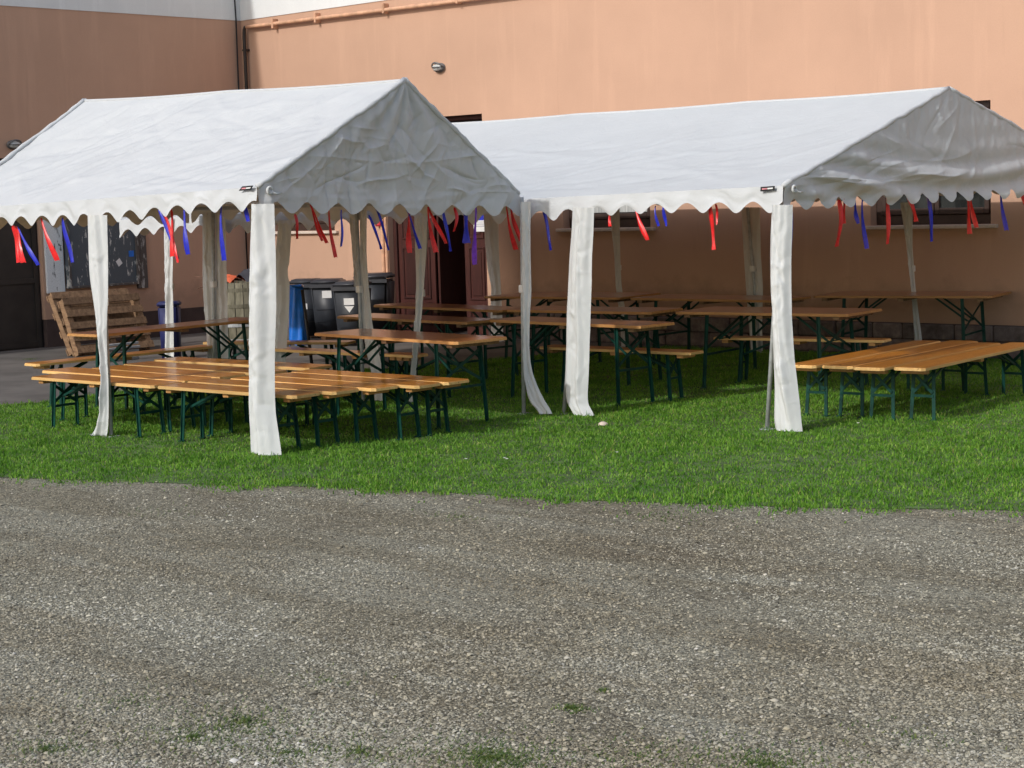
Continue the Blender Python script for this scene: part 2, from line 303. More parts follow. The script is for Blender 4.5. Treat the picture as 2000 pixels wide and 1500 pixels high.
def grass():
    n = 800000; X = RNG.uniform(5.2, 20, n); Y = RNG.uniform(-13.2, -.1, n)
    # keep what lies in the camera wedge
    d = np.stack([X-CAM.x, Y-CAM.y], 1); fwd = np.array([CF.x, CF.y]); fwd /= np.linalg.norm(fwd); rt = np.array([fwd[1], -fwd[0]]); dep = d@fwd; lat = d@rt
    jx = RNG.normal(0, .06, n); jy = RNG.normal(0, .06, n); far_ = RNG.uniform(0, 1, n) < .05; jy = np.where(far_, RNG.normal(.15, .18, n), jy)
    wob = .10*np.sin(X*5.1+1.3*np.sin(Y*3))+.06*np.sin(X*13.7+2)
    k = (np.abs(lat) < dep*.33+.5) & np_poly(lawn_pts, X+jx, Y+jy+wob)
    X, Y, dep = X[k], Y[k], dep[k]; n = len(X)
    patch = np.sin(X*1.7+.6*np.sin(Y*2.3))*np.sin(Y*1.9+.8*np.sin(X*1.3)); tuft = np.sin(X*9+2*np.sin(Y*7))*np.sin(Y*8+2*np.sin(X*6))
    wear = np.sin(X*2.9+1.7*np.sin(Y*1.3))*np.sin(Y*3.4+1.1*np.sin(X*2.2)); keep = RNG.uniform(0, 1, n) < .74+.16*patch+.18*tuft-.45*np.clip(wear-.55, 0, 1); X, Y, patch, tuft = X[keep], Y[keep], patch[keep], tuft[keep]; n = len(X)
    h = RNG.gamma(5, .0035, n)*(1+.22*patch+.28*tuft); w = RNG.uniform(.0028, .0055, n); a = RNG.uniform(0, 2*np.pi, n); b = RNG.uniform(0, 2*np.pi, n); le = RNG.uniform(.1, .9, n)*h
    z0 = np.zeros(n)+.004; ca, sa = np.cos(a)*w, np.sin(a)*w
    V = np.empty((n, 5, 3)); mx, my = X+np.cos(b)*le*.35, Y+np.sin(b)*le*.35
    V[:, 0] = np.stack([X-ca, Y-sa, z0], 1); V[:, 1] = np.stack([X+ca, Y+sa, z0], 1); V[:, 2] = np.stack([mx+ca*.8, my+sa*.8, z0+h*.6], 1); V[:, 3] = np.stack([mx-ca*.8, my-sa*.8, z0+h*.6], 1)
    V[:, 4] = np.stack([X+np.cos(b)*le, Y+np.sin(b)*le, z0+h], 1)
    o = np.arange(n)[:, None]*5; T = np.concatenate([o+np.array([0, 1, 2]), o+np.array([0, 2, 3]), o+np.array([3, 2, 4])])
    ob = link('grass', np_mesh('grass', V.reshape(-1, 3), T, 'grass_blade', 3)); ob['kind'] = 'stuff'; ob['label'] = 'short green lawn grass under and in front of the tents'; ob['category'] = 'grass'
grass()
def stones():
    n = 260000; U = RNG.uniform(-.02, 1.02, n); yy = RNG.uniform(0, 1, n)
    py = 930+ (1520-930)*yy**.8; px = U*2100-50
    d = np.array([CF.x, CF.y, CF.z])[None]+np.array(CR)[None]*((px-1000)/FPX)[:, None]+np.array(CU)[None]*((750-py)/FPX)[:, None]; t = -CAM.z/d[:, 2]
    X = CAM.x+d[:, 0]*t; Y = CAM.y+d[:, 1]*t; k = ~np_poly(lawn_pts, X, Y+.03); X, Y = X[k], Y[k]
    cl = np.sin(X*2.1+1.5*np.sin(Y*1.7))*np.sin(Y*2.6+1.2*np.sin(X*1.1)); kk = RNG.uniform(0, 1, len(X)) < .62+.4*cl; X, Y = X[kk], Y[kk]; n = len(X)
    r = np.minimum(RNG.lognormal(-5.28, .38, n), .018); O = np.array([[1, 0, 0], [-1, 0, 0], [0, 1, 0], [0, -1, 0], [0, 0, 1], [0, 0, -1]], float)
    V = O[None]*r[:, None, None]*RNG.uniform(.55, 1.3, (n, 6, 1)); a = RNG.uniform(0, 6.28, n); c, s = np.cos(a)[:, None], np.sin(a)[:, None]
    tl = RNG.uniform(-.7, .7, n)[:, None]; y2 = V[:, :, 1]*np.cos(tl)-V[:, :, 2]*np.sin(tl); z2 = V[:, :, 1]*np.sin(tl)+V[:, :, 2]*np.cos(tl)
    x3 = V[:, :, 0]*c-y2*s; y3 = V[:, :, 0]*s+y2*c; V = np.stack([x3+X[:, None], y3+Y[:, None], z2*.6+(r*.22)[:, None]], 2)
    o = np.arange(n)[:, None]*6; F = [(0, 2, 4), (2, 1, 4), (1, 3, 4), (3, 0, 4)]
    T = np.concatenate([o+np.array(f) for f in F]); ob = link('gravel', np_mesh('gravel', V.reshape(-1, 3), T, 'gravel_stone', 3)); ob['kind'] = 'stuff'; ob['label'] = 'loose grey and brown gravel covering the yard'; ob['category'] = 'gravel'
stones()
def weeds():
    V = []; F = []
    for (px, py, r, n) in ((960, 1482, .22, 1800), (1120, 1385, .05, 200), (480, 1410, .22, 500), (380, 1440, .30, 600), (90, 1465, .22, 500), (1500, 1495, .30, 900), (700, 1470, .3, 500), (560, 1470, .3, 400), (250, 1370, .3, 180), (1250, 1480, .3, 300), (1780, 1440, .2, 90), (640, 1330, .25, 90), (1180, 1350, .03, 40),
                             (330, 1000, .3, 60), (900, 1010, .3, 90), (60, 702, .12, 120), (1300, 1010, .4, 120)):
        c = G(px, py)
        for _ in range(n):
            a = random.uniform(0, 6.28); q = r*abs(random.gauss(0, .6)); x, y = c.x+q*math.cos(a)*1.3, c.y+q*math.sin(a); h = random.uniform(.005, .018); w = .004; b = random.uniform(0, 6.28); o = len(V)
            V += [(x-w, y, 0), (x+w, y, 0), (x+math.cos(b)*h, y+math.sin(b)*h, h)]; F.append((o, o+1, o+2))
    m = MB(); m.add(V, F); ob = m.build('weeds', 'weed_blade'); ob['kind'] = 'stuff'; ob['label'] = 'thin patches of weeds growing through the gravel'; ob['category'] = 'weeds'
weeds()

# ------------------------------------------------------------------ building
H0, HP, HT = 4.89, .38, 8.5
bld = thing('building', 'peach rendered building with white upper band, stone plinth and dark brown windows', 'building', (0, 0, 0))
WIN = [(.56, 2.04, 1.55, 2.90), (6.67, 8.17, 1.53, 2.89), (11.45, 12.99, 1.51, 2.88), (16.5, 18.0, 1.51, 2.88)]
DOOR = (3.22, 5.22, 0.0, 3.15)
def holed_wall(x0, x1, z0, z1, holes, depth, f):
    xs = sorted({x0, x1, *[h[0] for h in holes], *[h[1] for h in holes]}); zs = sorted({z0, z1, *[max(z0, h[2]) for h in holes], *[h[3] for h in holes]}); m = MB()
    for a, b in zip(xs, xs[1:]):
        for c, d in zip(zs, zs[1:]):
            if any(h[0]-1e-6 <= a and b <= h[1]+1e-6 and h[2]-1e-6 <= c and d <= h[3]+1e-6 for h in holes): continue
            m.add([f(a, 0, c), f(b, 0, c), f(b, 0, d), f(a, 0, d)], [(0, 1, 2, 3)])
    for a, b, c, d in holes:
        c = max(c, z0); P = [(a, c), (b, c), (b, d), (a, d)]
        for i in range(4):
            if i == 0 and c <= z0+1e-6: continue
            p, q = P[i], P[(i+1) % 4]; m.add([f(p[0], 0, p[1]), f(q[0], 0, q[1]), f(q[0], depth, q[1]), f(p[0], depth, p[1])], [(3, 2, 1, 0)])
    return m
fr = lambda x, d, z: (x, d, z)
holed_wall(0, 45, HP, H0, WIN+[DOOR], .22, fr).build('wall', 'peach', bld)
MB().box((0, -.012, H0), (45, .2, HT)).build('upper_wall', 'white_plaster', bld)
# backs so that no light leaks through
MB().box((0, .225, HP), (3.0, .3, HT)).box((5.4, .225, HP), (45, .3, HT)).box((3.0, .225, 3.2), (5.4, .3, HT)).build('wall_core', 'interior', bld)
# left wall with a recessed gate
GATE = (3.86, 7.6, -.1, 2.75)
fl = lambda s, d, z: (-d, -s, z)
holed_wall(0, 10, .41, H0, [GATE], .13, fl).build('wall', 'peach', bld)
MB().box((-8, -10, H0), (.012, 0, HT)).build('upper_wall', 'white_plaster', bld)
MB().box((-8, -10.0, 0), (-.14, 0, H0-.002)).build('wall_core', 'gate_paint', bld)
MB().box((-.13, -3.85, 0), (.0, -.0, .409)).build('painted_plinth', 'plinth_paint', bld); MB().box((-.13, -10, 0), (.0, -7.6, .409)).build('painted_plinth', 'plinth_paint', bld)
g = MB(); g.box((-.137, -7.6, 0), (-.10, -3.86, 2.75)); gate = g.build('gate', 'gate_paint', bld, label='dark brown double gate in the left wall')
gr = MB()
for s in (3.9, 5.7, 5.8, 7.5): gr.box((-.099, -s-.06, .02), (-.075, -s, 2.73))
for z in (.03, .95, 1.9, 2.66): gr.box((-.098, -7.56, z), (-.079, -3.9, z+.07))
gr.build('gate_frame', 'gate_paint', gate)
# right wall plinth of stone blocks
sm = []
r = random.Random(4)
x = .02
for row, (za, zb) in enumerate(((0, .19), (.19, HP-.004))):
    x = .0
    while x < 19:
        w = r.uniform(.38, .75)
        if not (x+w > DOOR[0]-.05 and x < DOOR[1]+.05):
            m = MB().cbox((x+.008, -.035-r.uniform(0, .022), za+.006), (x+w-.008, .1, zb-.004), .014); m.build('stone', 'plinth_stone', bld)
        elif x < DOOR[0]-.2: MB().cbox((x+.008, -.04, za+.006), (DOOR[0]-.06, .1, zb-.004), .014).build('stone', 'plinth_stone', bld)
        x += w
MB().box((0, -.018, 0), (DOOR[0]-.01, .09, HP-.003)).box((DOOR[1]+.01, -.018, 0), (45, .09, HP-.003)).build('mortar', 'plinth_paint', bld)
# windows
def window(a, b, c, d, n, mid, label, curtain):
    p = MB(); y0, y1 = .13, .19; t = .075
    p.cbox((a, y0, c), (a+t, y1, d), .006).cbox((b-t, y0, c), (b, y1, d), .006).cbox((a+t, y0, d-t), (b-t, y1, d), .006).cbox((a+t, y0, c), (b-t, y1, c+t*1.5), .006)
    w = p.build('window', 'window_frame', bld, label=label)
    gl = MB()
    for i in range(n):
        xa = a+t+(b-a-2*t)*i/n; xb = a+t+(b-a-2*t)*(i+1)/n
        s = MB().cbox((xa+.004, y0-.02, c+t*1.5+.002), (xa+.065, y1-.005, d-t-.002), .006).cbox((xb-.065, y0-.02, c+t*1.5+.002), (xb-.004, y1-.005, d-t-.002), .006)
        s.cbox((xa+.065, y0-.02, c+t*1.5+.002), (xb-.065, y1-.005, c+t*1.5+.075), .006).cbox((xa+.065, y0-.02, d-t-.067), (xb-.065, y1-.005, d-t-.002), .006); s.build('sash', 'window_frame', w)
        MB().box((xa+.065, y0+.012, c+t*1.5+.075), (xb-.065, y0+.018, d-t-.067)).build('pane', 'pane', w)
    MB().cbox((a-.09, -.06, c-.045), (b+.09, .15, c+.0-.002), .006).build('sill', 'sill', w)
    if curtain:
        cx = np.linspace(a+t+.07, b-t-.07, 60); A = np.zeros((2, 60, 3)); A[0, :, 0] = A[1, :, 0] = cx; A[:, :, 1] = y0+.009-.004+ .003*np.sin(cx*60)[None]; A[0, :, 2] = c+.2; A[1, :, 2] = d-.16
        MB().grid(A).build('curtain', 'curtain', w, True)
window(*WIN[0], 2, 0, 'dark brown window nearest the corner', False); window(*WIN[1], 2, 0, 'dark brown window with pale curtain right of the door', True)
window(*WIN[2], 2, 0, 'dark brown two-sash window behind the large tent', False)
# door
D0, D1, _, DT = DOOR
dr = MB().cbox((D0, .10, 0), (D0+.07, .20, DT), .008).cbox((D1-.07, .10, 0), (D1, .20, DT), .008).cbox((D0+.07, .10, DT-.07), (D1-.07, .20, DT), .008).cbox((D0+.07, .10, 2.35), (D1-.07, .20, 2.42), .008).build('door', 'door_wood', bld, label='dark red panelled double door standing partly open')
def leaf(x0, x1, rows):
    m = MB().cbox((x0, .135, .02), (x1, .17, 2.348), .005); l = m.build('leaf', 'door_wood', dr)
    for a, b in rows:
        fm = MB(); e_ = .025
        fm.cbox((x0+.09, .118, a), (x1-.09, .1345, a+e_), .004).cbox((x0+.09, .118, b-e_), (x1-.09, .1345, b), .004).cbox((x0+.09, .118, a+e_), (x0+.09+e_, .1345, b-e_), .004).cbox((x1-.09-e_, .118, a+e_), (x1-.09, .1345, b-e_), .004)
        fm.cbox((x0+.15, .124, a+.06), (x1-.15, .1345, b-.06), .006); fm.build('panel_moulding', 'door_wood', l)
leaf(D0+.074, 4.05, ((.14, .40), (.52, 1.28), (1.40, 2.25))); leaf(4.66, D1-.074, ((.14, .40), (.52, 1.28), (1.40, 2.25)))
MB().cbox((4.06, .18, .02), (4.10, .78, 2.34), .005).build('inner_leaf', 'door_wood', dr)
MB().box((D0+.08, .15, 2.43), (D1-.08, .16, DT-.08)).build('transom_pane', 'pane', dr)
rm = MB(); rm.box((2.8, .31, -.02), (5.6, 3.2, .012)).box((2.75, .31, 0), (2.8, 3.2, 3.2)).box((5.6, .31, 0), (5.65, 3.2, 3.2)).box((2.75, 3.2, 0), (5.65, 3.25, 3.2)).box((2.75, .31, 3.2), (5.65, 3.25, 3.25)); rm.build('hallway', 'interior', bld)
MB().cbox((3.10, -.05, .0), (3.155, .03, 3.2), .012).cbox((3.165, -.035, .0), (3.215, .05, 3.2), .012).build('door_surround', 'pipe_peach', bld)
MB().cbox((2.55, -.05, .40), (3.07, -.003, .76), .008).build('cladding_board', 'brown_board', bld)
tag(MB().cbox((4.25, .55, .012), (4.85, 1.15, 1.05), .02).build('black_cabinet', 'black'), 'black box standing inside the open doorway', 'cabinet')

# pipes and cable on the walls
pp = thing('wall_pipe', 'peach painted pipe running along the wall under the white band', 'pipe', (.5, -.06, 4.7))
MB().tube([(.24, -.075, 4.77), (.6, -.075, 4.765), (20, -.075, 4.60)], .030, 10).build('tube', 'pipe_peach', pp, True)
for x in (.9, 1.9, 3.4, 4.9, 6.4): MB().cbox((x-.02, -.11, 4.69), (x+.02, -.001, 4.84), .005).build('clamp', 'pipe_peach', pp)
dp = thing('downpipe', 'dark vertical pipe in the inner corner of the building', 'pipe', (.2, -.07, 0))
MB().tube([(.235, -.075, 4.77), (.20, -.075, 4.765), (.18, -.075, 4.73), (.17, -.075, 4.6), (.17, -.075, 0)], .028, 10).build('tube', 'pipe_dark', dp, True)
for z in (4.4, 3.3, 2.0, .8): MB().cbox((.13, -.10, z), (.21, -.001, z+.03), .004).build('clamp', 'pipe_dark', dp)
cb = thing('wall_cable', 'thin black cable hanging down the shaded wall beside the corner', 'cable', (.03, -.12, 0))
MB().tube([(.02, -.10, 7), (.022, -.12, 5.6), (.02, -.10, 4.9), (.018, -.11, 4), (.02, -.10, .5)], .012, 6).build('cable', 'black', cb, True)
MB().tube([(.0, -.5, 5.25), (.05, -.3, 5.3), (.02, -.1, 5.32)], .012, 6).build('bracket', 'black', cb, True)
def bulkhead(p, ax, label):
    p = Vector(p); t = thing('wall_lamp', label, 'lamp', p); u = Vector((1, 0, 0)) if ax == 'y' else Vector((0, -1, 0)); n = Vector((0, -1, 0)) if ax == 'y' else Vector((1, 0, 0))
    def oval(a, b, d0, d1, sc=1., n_=28, dome=False):
        m = MB(); rings = [(1, d0), (1, d1*.6), (.88, d1*.85), (.55, d1), (.02, d1*1.03)] if dome else [(1, d0), (1, d1), (.93, d1)]
        o = 0
        for k, (q, d) in enumerate(rings):
            for i in range(n_): an = 2*math.pi*i/n_; m.v.append(tuple(p+u*(a*q*math.cos(an))+Vector((0, 0, b*q*math.sin(an)))+n*d))
            if k:
                for i in range(n_): m.f.append((o-n_+i, o-n_+(i+1) % n_, o+(i+1) % n_, o+i))
            o += n_
        return m
    oval(.105, .066, .001, .05).build('housing', 'lamp_body', t, True); oval(.09, .052, .03, .10, dome=True).build('glass', 'lamp_glass', t, True)
    h = MB(); h.tube([p+u*(.10*math.cos(a))+Vector((0, 0, .064*math.sin(a)))+n*(.055+.055*math.sin(a)) for a in np.linspace(.05, math.pi-.05, 9)], .012, 6).tube([p+u*-.095+n*.05, p+u*-.05+n*.112, p+u*.05+n*.112, p+u*.095+n*.05], .010, 6); h.build('hood', 'lamp_body', t, True)
bulkhead(PY(860, 132, 0), 'y', 'oval grey bulkhead lamp high on the sunlit wall'); bulkhead(PX(25, 283, 0), 'x', 'oval grey bulkhead lamp on the shaded left wall')
tag(MB().cbox((3.02, -.09, 1.60), (3.13, -.001, 1.76), .02).build('alarm_box', 'red_plastic'), 'small red box on the wall left of the door', 'alarm box')
pn = thing('paper_notice', 'white paper notice with a blue block on the right door leaf', 'notice', (5.05, .11, 1.54))
MB().box((4.88, .111, 1.50), (5.16, .1135, 1.86)).build('sheet', 'sticker', pn)
MB().add([(4.90, .1095, 1.66), (5.13, .1095, 1.66), (5.13, .1095, 1.83), (5.10, .1095, 1.83)], [(0, 1, 2, 3)]).build('blue_block', 'notice_blue', pn)
tl = MB()
for z in (1.63, 1.60, 1.57): tl.add([(4.91, .1095, z), (5.11, .1095, z), (5.11, .1095, z+.012), (4.91, .1095, z+.012)], [(0, 1, 2, 3)])
tl.build('text_lines', 'notice_grey', pn)

# notice cabinet on the left wall
nc = thing('notice_cabinet', 'peeling grey notice cabinet with open doors on the left wall', 'cabinet', (.05, -3, .8))
MB().cbox((.002, -3.50, .84), (.10, -2.26, 2.05), .008).build('back_panel', 'peel_grey', nc)
MB().cbox((.003, -3.83, .79), (.045, -3.53, 2.03), .006).build('door', 'peel_white', nc, label='pale peeling cabinet door folded back')
MB().cbox((.003, -2.24, .77), (.05, -2.06, 2.03), .006).build('door', 'peel_brown', nc, label='narrow dark weathered cabinet door')
fm = MB(); fm.cbox((.101, -3.50, .84), (.125, -3.46, 2.05), .004).cbox((.101, -2.31, .84), (.125, -2.26, 2.05), .004).cbox((.101, -3.46, .84), (.125, -2.31, .875), .004); fm.build('trim', 'peel_brown', nc)
MB().add([(.104, -2.62, 1.12), (.104, -2.55, 1.17), (.104, -2.60, 1.25), (.104, -2.67, 1.20)], [(0, 1, 2, 3)]).build('paper_scrap', 'sticker', nc)
MB().add([(.104, -2.43, 1.26), (.104, -2.34, 1.26), (.104, -2.34, 1.35), (.104, -2.43, 1.35)], [(0, 1, 2, 3)]).build('blue_sticker', 'blue_bag', nc)

# pallets leaning in front of the left wall
def pallet(A, Bv, up, nrm, label, L=1.2, Wd=1.0):
    t = thing('pallet', label, 'pallet', A, group='wooden pallets leaning below the cabinet'); A = Vector(A); ex = Vector(Bv).normalized(); up = Vector(up).normalized(); n = Vector(nrm).normalized(); rr = random.Random(int(A.y*100))
    def board(x0, x1, y0, y1, d0, d1, mat, nm):
        j = rr.uniform(-.012, .012)
        m = MB(); P = lambda x, y, d: A+ex*x+up*y+n*d
        m.add([P(x0, y0+j, d0), P(x1, y0-j, d0), P(x1, y1-j, d0), P(x0, y1+j, d0), P(x0, y0+j, d1), P(x1, y0-j, d1), P(x1, y1-j, d1), P(x0, y1+j, d1)], [(3, 2, 1, 0), (4, 5, 6, 7), (0, 1, 5, 4), (1, 2, 6, 5), (2, 3, 7, 6), (3, 0, 4, 7)])
        m.build(nm, mat, t)
    for k in range(3): board(k*(Wd-.09)/2, k*(Wd-.09)/2+.09, 0, L, 0, .085, 'raw_wood', 'bearer')
    for k in range(5): y = k*(L-.1)/4; board(-.01, Wd+.01, y, y+.095, .086, .108, 'raw_wood', 'slat')
    for k in range(4): y = k*(L-.1)/3; board(-.01, Wd+.01, y, y+.095, -.023, -.001, 'raw_wood', 'slat')
fa = G(146, 699); fb = G(292, 683); ex = (fb-fa); ex.z = 0; exn = ex.normalized()
inw = Vector((-1, 0, 0)); inw = (inw - exn*inw.dot(exn)).normalized()
pallet(fa+Vector((0, 0, .02)), exn, inw*.36+Vector((0, 0, .93)), -inw*.93+Vector((0, 0, .36)), 'weathered wooden pallet leaning below the grey notice cabinet, the front one', .80, max(.9, min(1.3, ex.length)))
pallet(fa+inw*.2+exn*.06+Vector((0, 0, .02)), exn, inw*.45+Vector((0, 0, .89)), -inw*.89+Vector((0, 0, .45)), 'wooden pallet leaning behind another pallet below the grey notice cabinet', .90, max(.9, min(1.3, ex.length)))
mb_ = thing('metal_bar_stack', 'small stack of bright metal bars on the ground beside the pallets', 'metal bars', G(252, 703))
q = G(248, 706)
for i in range(5): MB().cbox((q.x-.18+.03*(i % 2), q.y-.25, .004+i*.05), (q.x-.14+.03*(i % 2), q.y+.3, .034+i*.05), .004).build('bar', 'galvanised', mb_)

# barrel with odds and ends
bc = Vector((2.95, -2.62, 0)); br = thing('wooden_barrel', 'old mossy grey wooden barrel near the building corner', 'barrel', bc)
prof = lambda z: .36+.055*math.sin(math.pi*z/.92)
for k in range(22):
    a0, a1 = 2*math.pi*k/22+.012, 2*math.pi*(k+1)/22-.012; m = MB(); zz = np.linspace(0.01, .92, 7)
    A = np.array([[(bc.x+(prof(z)+.0)*math.cos(a), bc.y+prof(z)*math.sin(a), z) for a in (a0, (a0+a1)/2, a1)] for z in zz]); m.grid(A); m.build('stave', 'grey_wood', br)
MB().lathe((bc.x, bc.y, 0), [(.33, 0.02), (.38, .45), (.33, .86)], 22).build('inner_wall', 'dark_cloth', br)
for z in (.12, .34, .60, .82): MB().lathe((bc.x, bc.y, z), [(prof(z)+.002, -.025), (prof(z)+.008, -.025), (prof(z)+.008, .025), (prof(z)+.002, .025)], 32, False).build('hoop', 'grey_wood' if z > .5 else 'galvanised', br)
def rag(c, sx, sy, h, seed, mat, name, label, cat):
    r_ = np.random.default_rng(seed); u = np.linspace(-1, 1, 14); X, Y = np.meshgrid(u, u); Z = h*np.exp(-(X**2+Y**2)*.8)+.05*fbm(X, Y, 1.6, seed); Z -= np.clip(np.hypot(X, Y)-1.0, 0, 1)*.12
    A = np.stack([c[0]+X*sx, c[1]+Y*sy, c[2]+Z], 2); tag(MB().grid(A).build(name, mat, None, True), label, cat)
rag((bc.x-.05, bc.y-.10, .94), .16, .16, .08, 3, 'orange_cloth', 'rag', 'bright orange cloth lying on the old barrel', 'cloth'); rag((bc.x+.18, bc.y+.08, .94), .2, .2, .14, 5, 'dark_cloth', 'rag', 'dark grey cloth heaped on the old barrel', 'cloth')
st = thing('sticks', 'reddish brown sticks poking out over the barrel rim', 'sticks', (bc.x-.2, bc.y-.1, .93))
for a, b, c in ((-.75, -.15, .82), (-.62, -.28, 1.0), (-.70, -.02, .93)): MB().tube([(bc.x+.1, bc.y-.05, .95), (bc.x-.35, bc.y-.1, .97), (bc.x+a, bc.y+b, c)], [.016, .014, .008], 6).build('stick', 'brown_board', st, True)

# bins
def frustum(m, c, ax, w0, d0, w1, d1, z0, z1, ch=.03):
    e = Vector((math.cos(ax), math.sin(ax), 0)); f = Vector((-e.y, e.x, 0)); bm = bmesh.new(); vs_ = []
    for w, d, z in ((w0, d0, z0), (w1, d1, z1)):
        for sx, sy in ((-1, -1), (1, -1), (1, 1), (-1, 1)): vs_.append(bm.verts.new(Vector(c)+e*sx*w/2+f*sy*d/2+Vector((0, 0, z))))
    for fc in ((3, 2, 1, 0), (4, 5, 6, 7), (0, 1, 5, 4), (1, 2, 6, 5), (2, 3, 7, 6), (3, 0, 4, 7)): bm.faces.new([vs_[i] for i in fc])
    bmesh.ops.bevel(bm, geom=bm.edges[:], offset=ch, segments=2, affect='EDGES'); return m.from_bm(bm)
def wheelie(px, py, ang, label, stick, sc=1.0):
    P = G(px, py, 1.0*sc); P.z = 0; t = thing('wheelie_bin', label, 'bin', P, group='dark grey wheelie bins by the wall'); e = Vector((math.cos(ang), math.sin(ang), 0)); f = Vector((-e.y, e.x, 0)); P = P+f*.30*sc
    frustum(MB(), P, ang, .42*sc, .48*sc, .54*sc, .60*sc, .04, .96*sc).build('body', 'bin_plastic', t, True)
    fr_ = P-f*.30*sc
    MB().beam(P-e*.28*sc-f*.31*sc+Vector((0, 0, .95*sc)), P+e*.28*sc-f*.31*sc+Vector((0, 0, .95*sc)), .05, .05).build('rim', 'bin_lid', t)
    l = MB(); frustum(l, P+f*.01, ang, .58*sc, .70*sc, .50*sc, .58*sc, .985*sc, 1.06*sc, .025); l.build('lid', 'bin_lid', t, True)
    MB().tube([P+f*.36*sc-e*.22*sc+Vector((0, 0, .99*sc)), P+f*.36*sc+e*.22*sc+Vector((0, 0, .99*sc))], .02, 8).build('handle', 'bin_lid', t)
    for s_ in (-1, 1): MB().tube([P+f*.26*sc+e*s_*.20*sc+Vector((0, 0, .10)), P+f*.26*sc+e*s_*.26*sc+Vector((0, 0, .10))], .10, 18).build('wheel', 'black', t)
    k = math.atan2(.06, .92)
    def pt(x, z, o=.006): return P+e*x*sc-f*((.24+.06*(z-.04)/.92)*sc+o)+Vector((0, 0, z*sc))
    for poly in stick: MB().add([pt(x, z) for x, z in poly], [tuple(range(len(poly)))]).build('sticker', 'sticker', t)
    for zz in (.30, .52): MB().add([pt(-.17, zz, .004), pt(.17, zz, .004), pt(.17, zz+.012, .012), pt(-.17, zz+.012, .012)], [(0, 1, 2, 3)]).build('moulded_rib', 'bin_lid', t)
sq = lambda x, z, w, h: [(x-w/2, z-h/2), (x+w/2, z-h/2), (x+w/2, z+h/2), (x-w/2, z+h/2)]
AB = math.radians(33)
wheelie(592, 553, AB+.12, 'dark grey wheelie bin with diamond and square stickers', [[(-.12, .78), (-.06, .68), (0, .78), (-.06, .88)], sq(-.02, .58, .15, .11)], .82)
wheelie(635, 553, AB+.1, 'dark grey wheelie bin with one square sticker, middle of three', [sq(.02, .80, .17, .13)], .82)
wheelie(680, 558, AB+.05, 'dark grey wheelie bin with square and triangle stickers', [sq(-.0, .74, .17, .11), [(-.08, .665), (.0, .56), (.08, .665)]], .84)
wheelie(722, 543, AB, 'dark wheelie bin behind the brown tent drape, nearest the door', [], .9)
bs = thing('bag_stand', 'black bag stand with a bright blue rubbish bag', 'bag stand', (4.75, -2.75, 0)); bp = Vector((4.62, -2.85, 0))
a_ = G(536, 560, .98); a_.z = 0; b_ = G(590, 566, .95); b_.z = 0
MB().tube([a_, a_+Vector((0, 0, .98))], .022, 8).build('post', 'black', bs, True); MB().tube([b_+(b_-a_)*.25, b_+Vector((0, 0, .95))], .020, 8).build('post', 'black', bs, True)
MB().tube([a_+Vector((0, 0, .96)), (a_+b_)/2+Vector((.05, -.1, 1.0)), b_+Vector((0, 0, .97)), (a_+b_)/2+Vector((.0, .22, .98)), a_+Vector((0, 0, .96))], .024, 8).build('ring', 'blue_bag', bs, True)
MB().beam(a_+Vector((0, 0, .04)), b_+Vector((0, 0, .04)), .05, .03).build('base_bar', 'black', bs)
mid = a_.lerp(b_, .62)+Vector((.02, .06, 0)); A = []
for i, z in enumerate(np.linspace(.97, .28, 16)):
    rr_ = .075+.045*i/15; A.append([(mid.x+rr_*(1+.10*math.sin(5*a+i*.25)+.05*math.sin(11*a))*math.cos(a), mid.y+rr_*(1+.10*math.sin(5*a+i*.25))*math.sin(a), z+.02*math.sin(3*a)) for a in np.linspace(0, 2*math.pi, 40)])
MB().grid(np.array(A)).build('bag', 'blue_bag', bs, True)
bb = G(330, 590, .75); bb.z = 0; bt = thing('litter_bin', 'slim dark blue bin standing before the shaded wall', 'bin', bb)
frustum(MB(), bb, .75, .22, .22, .26, .26, 0.0, .70, .02).build('body', 'blue_bin', bt, True); frustum(MB(), bb, .75, .29, .29, .27, .27, .702, .76, .015).build('lid', 'blue_bin', bt, True)

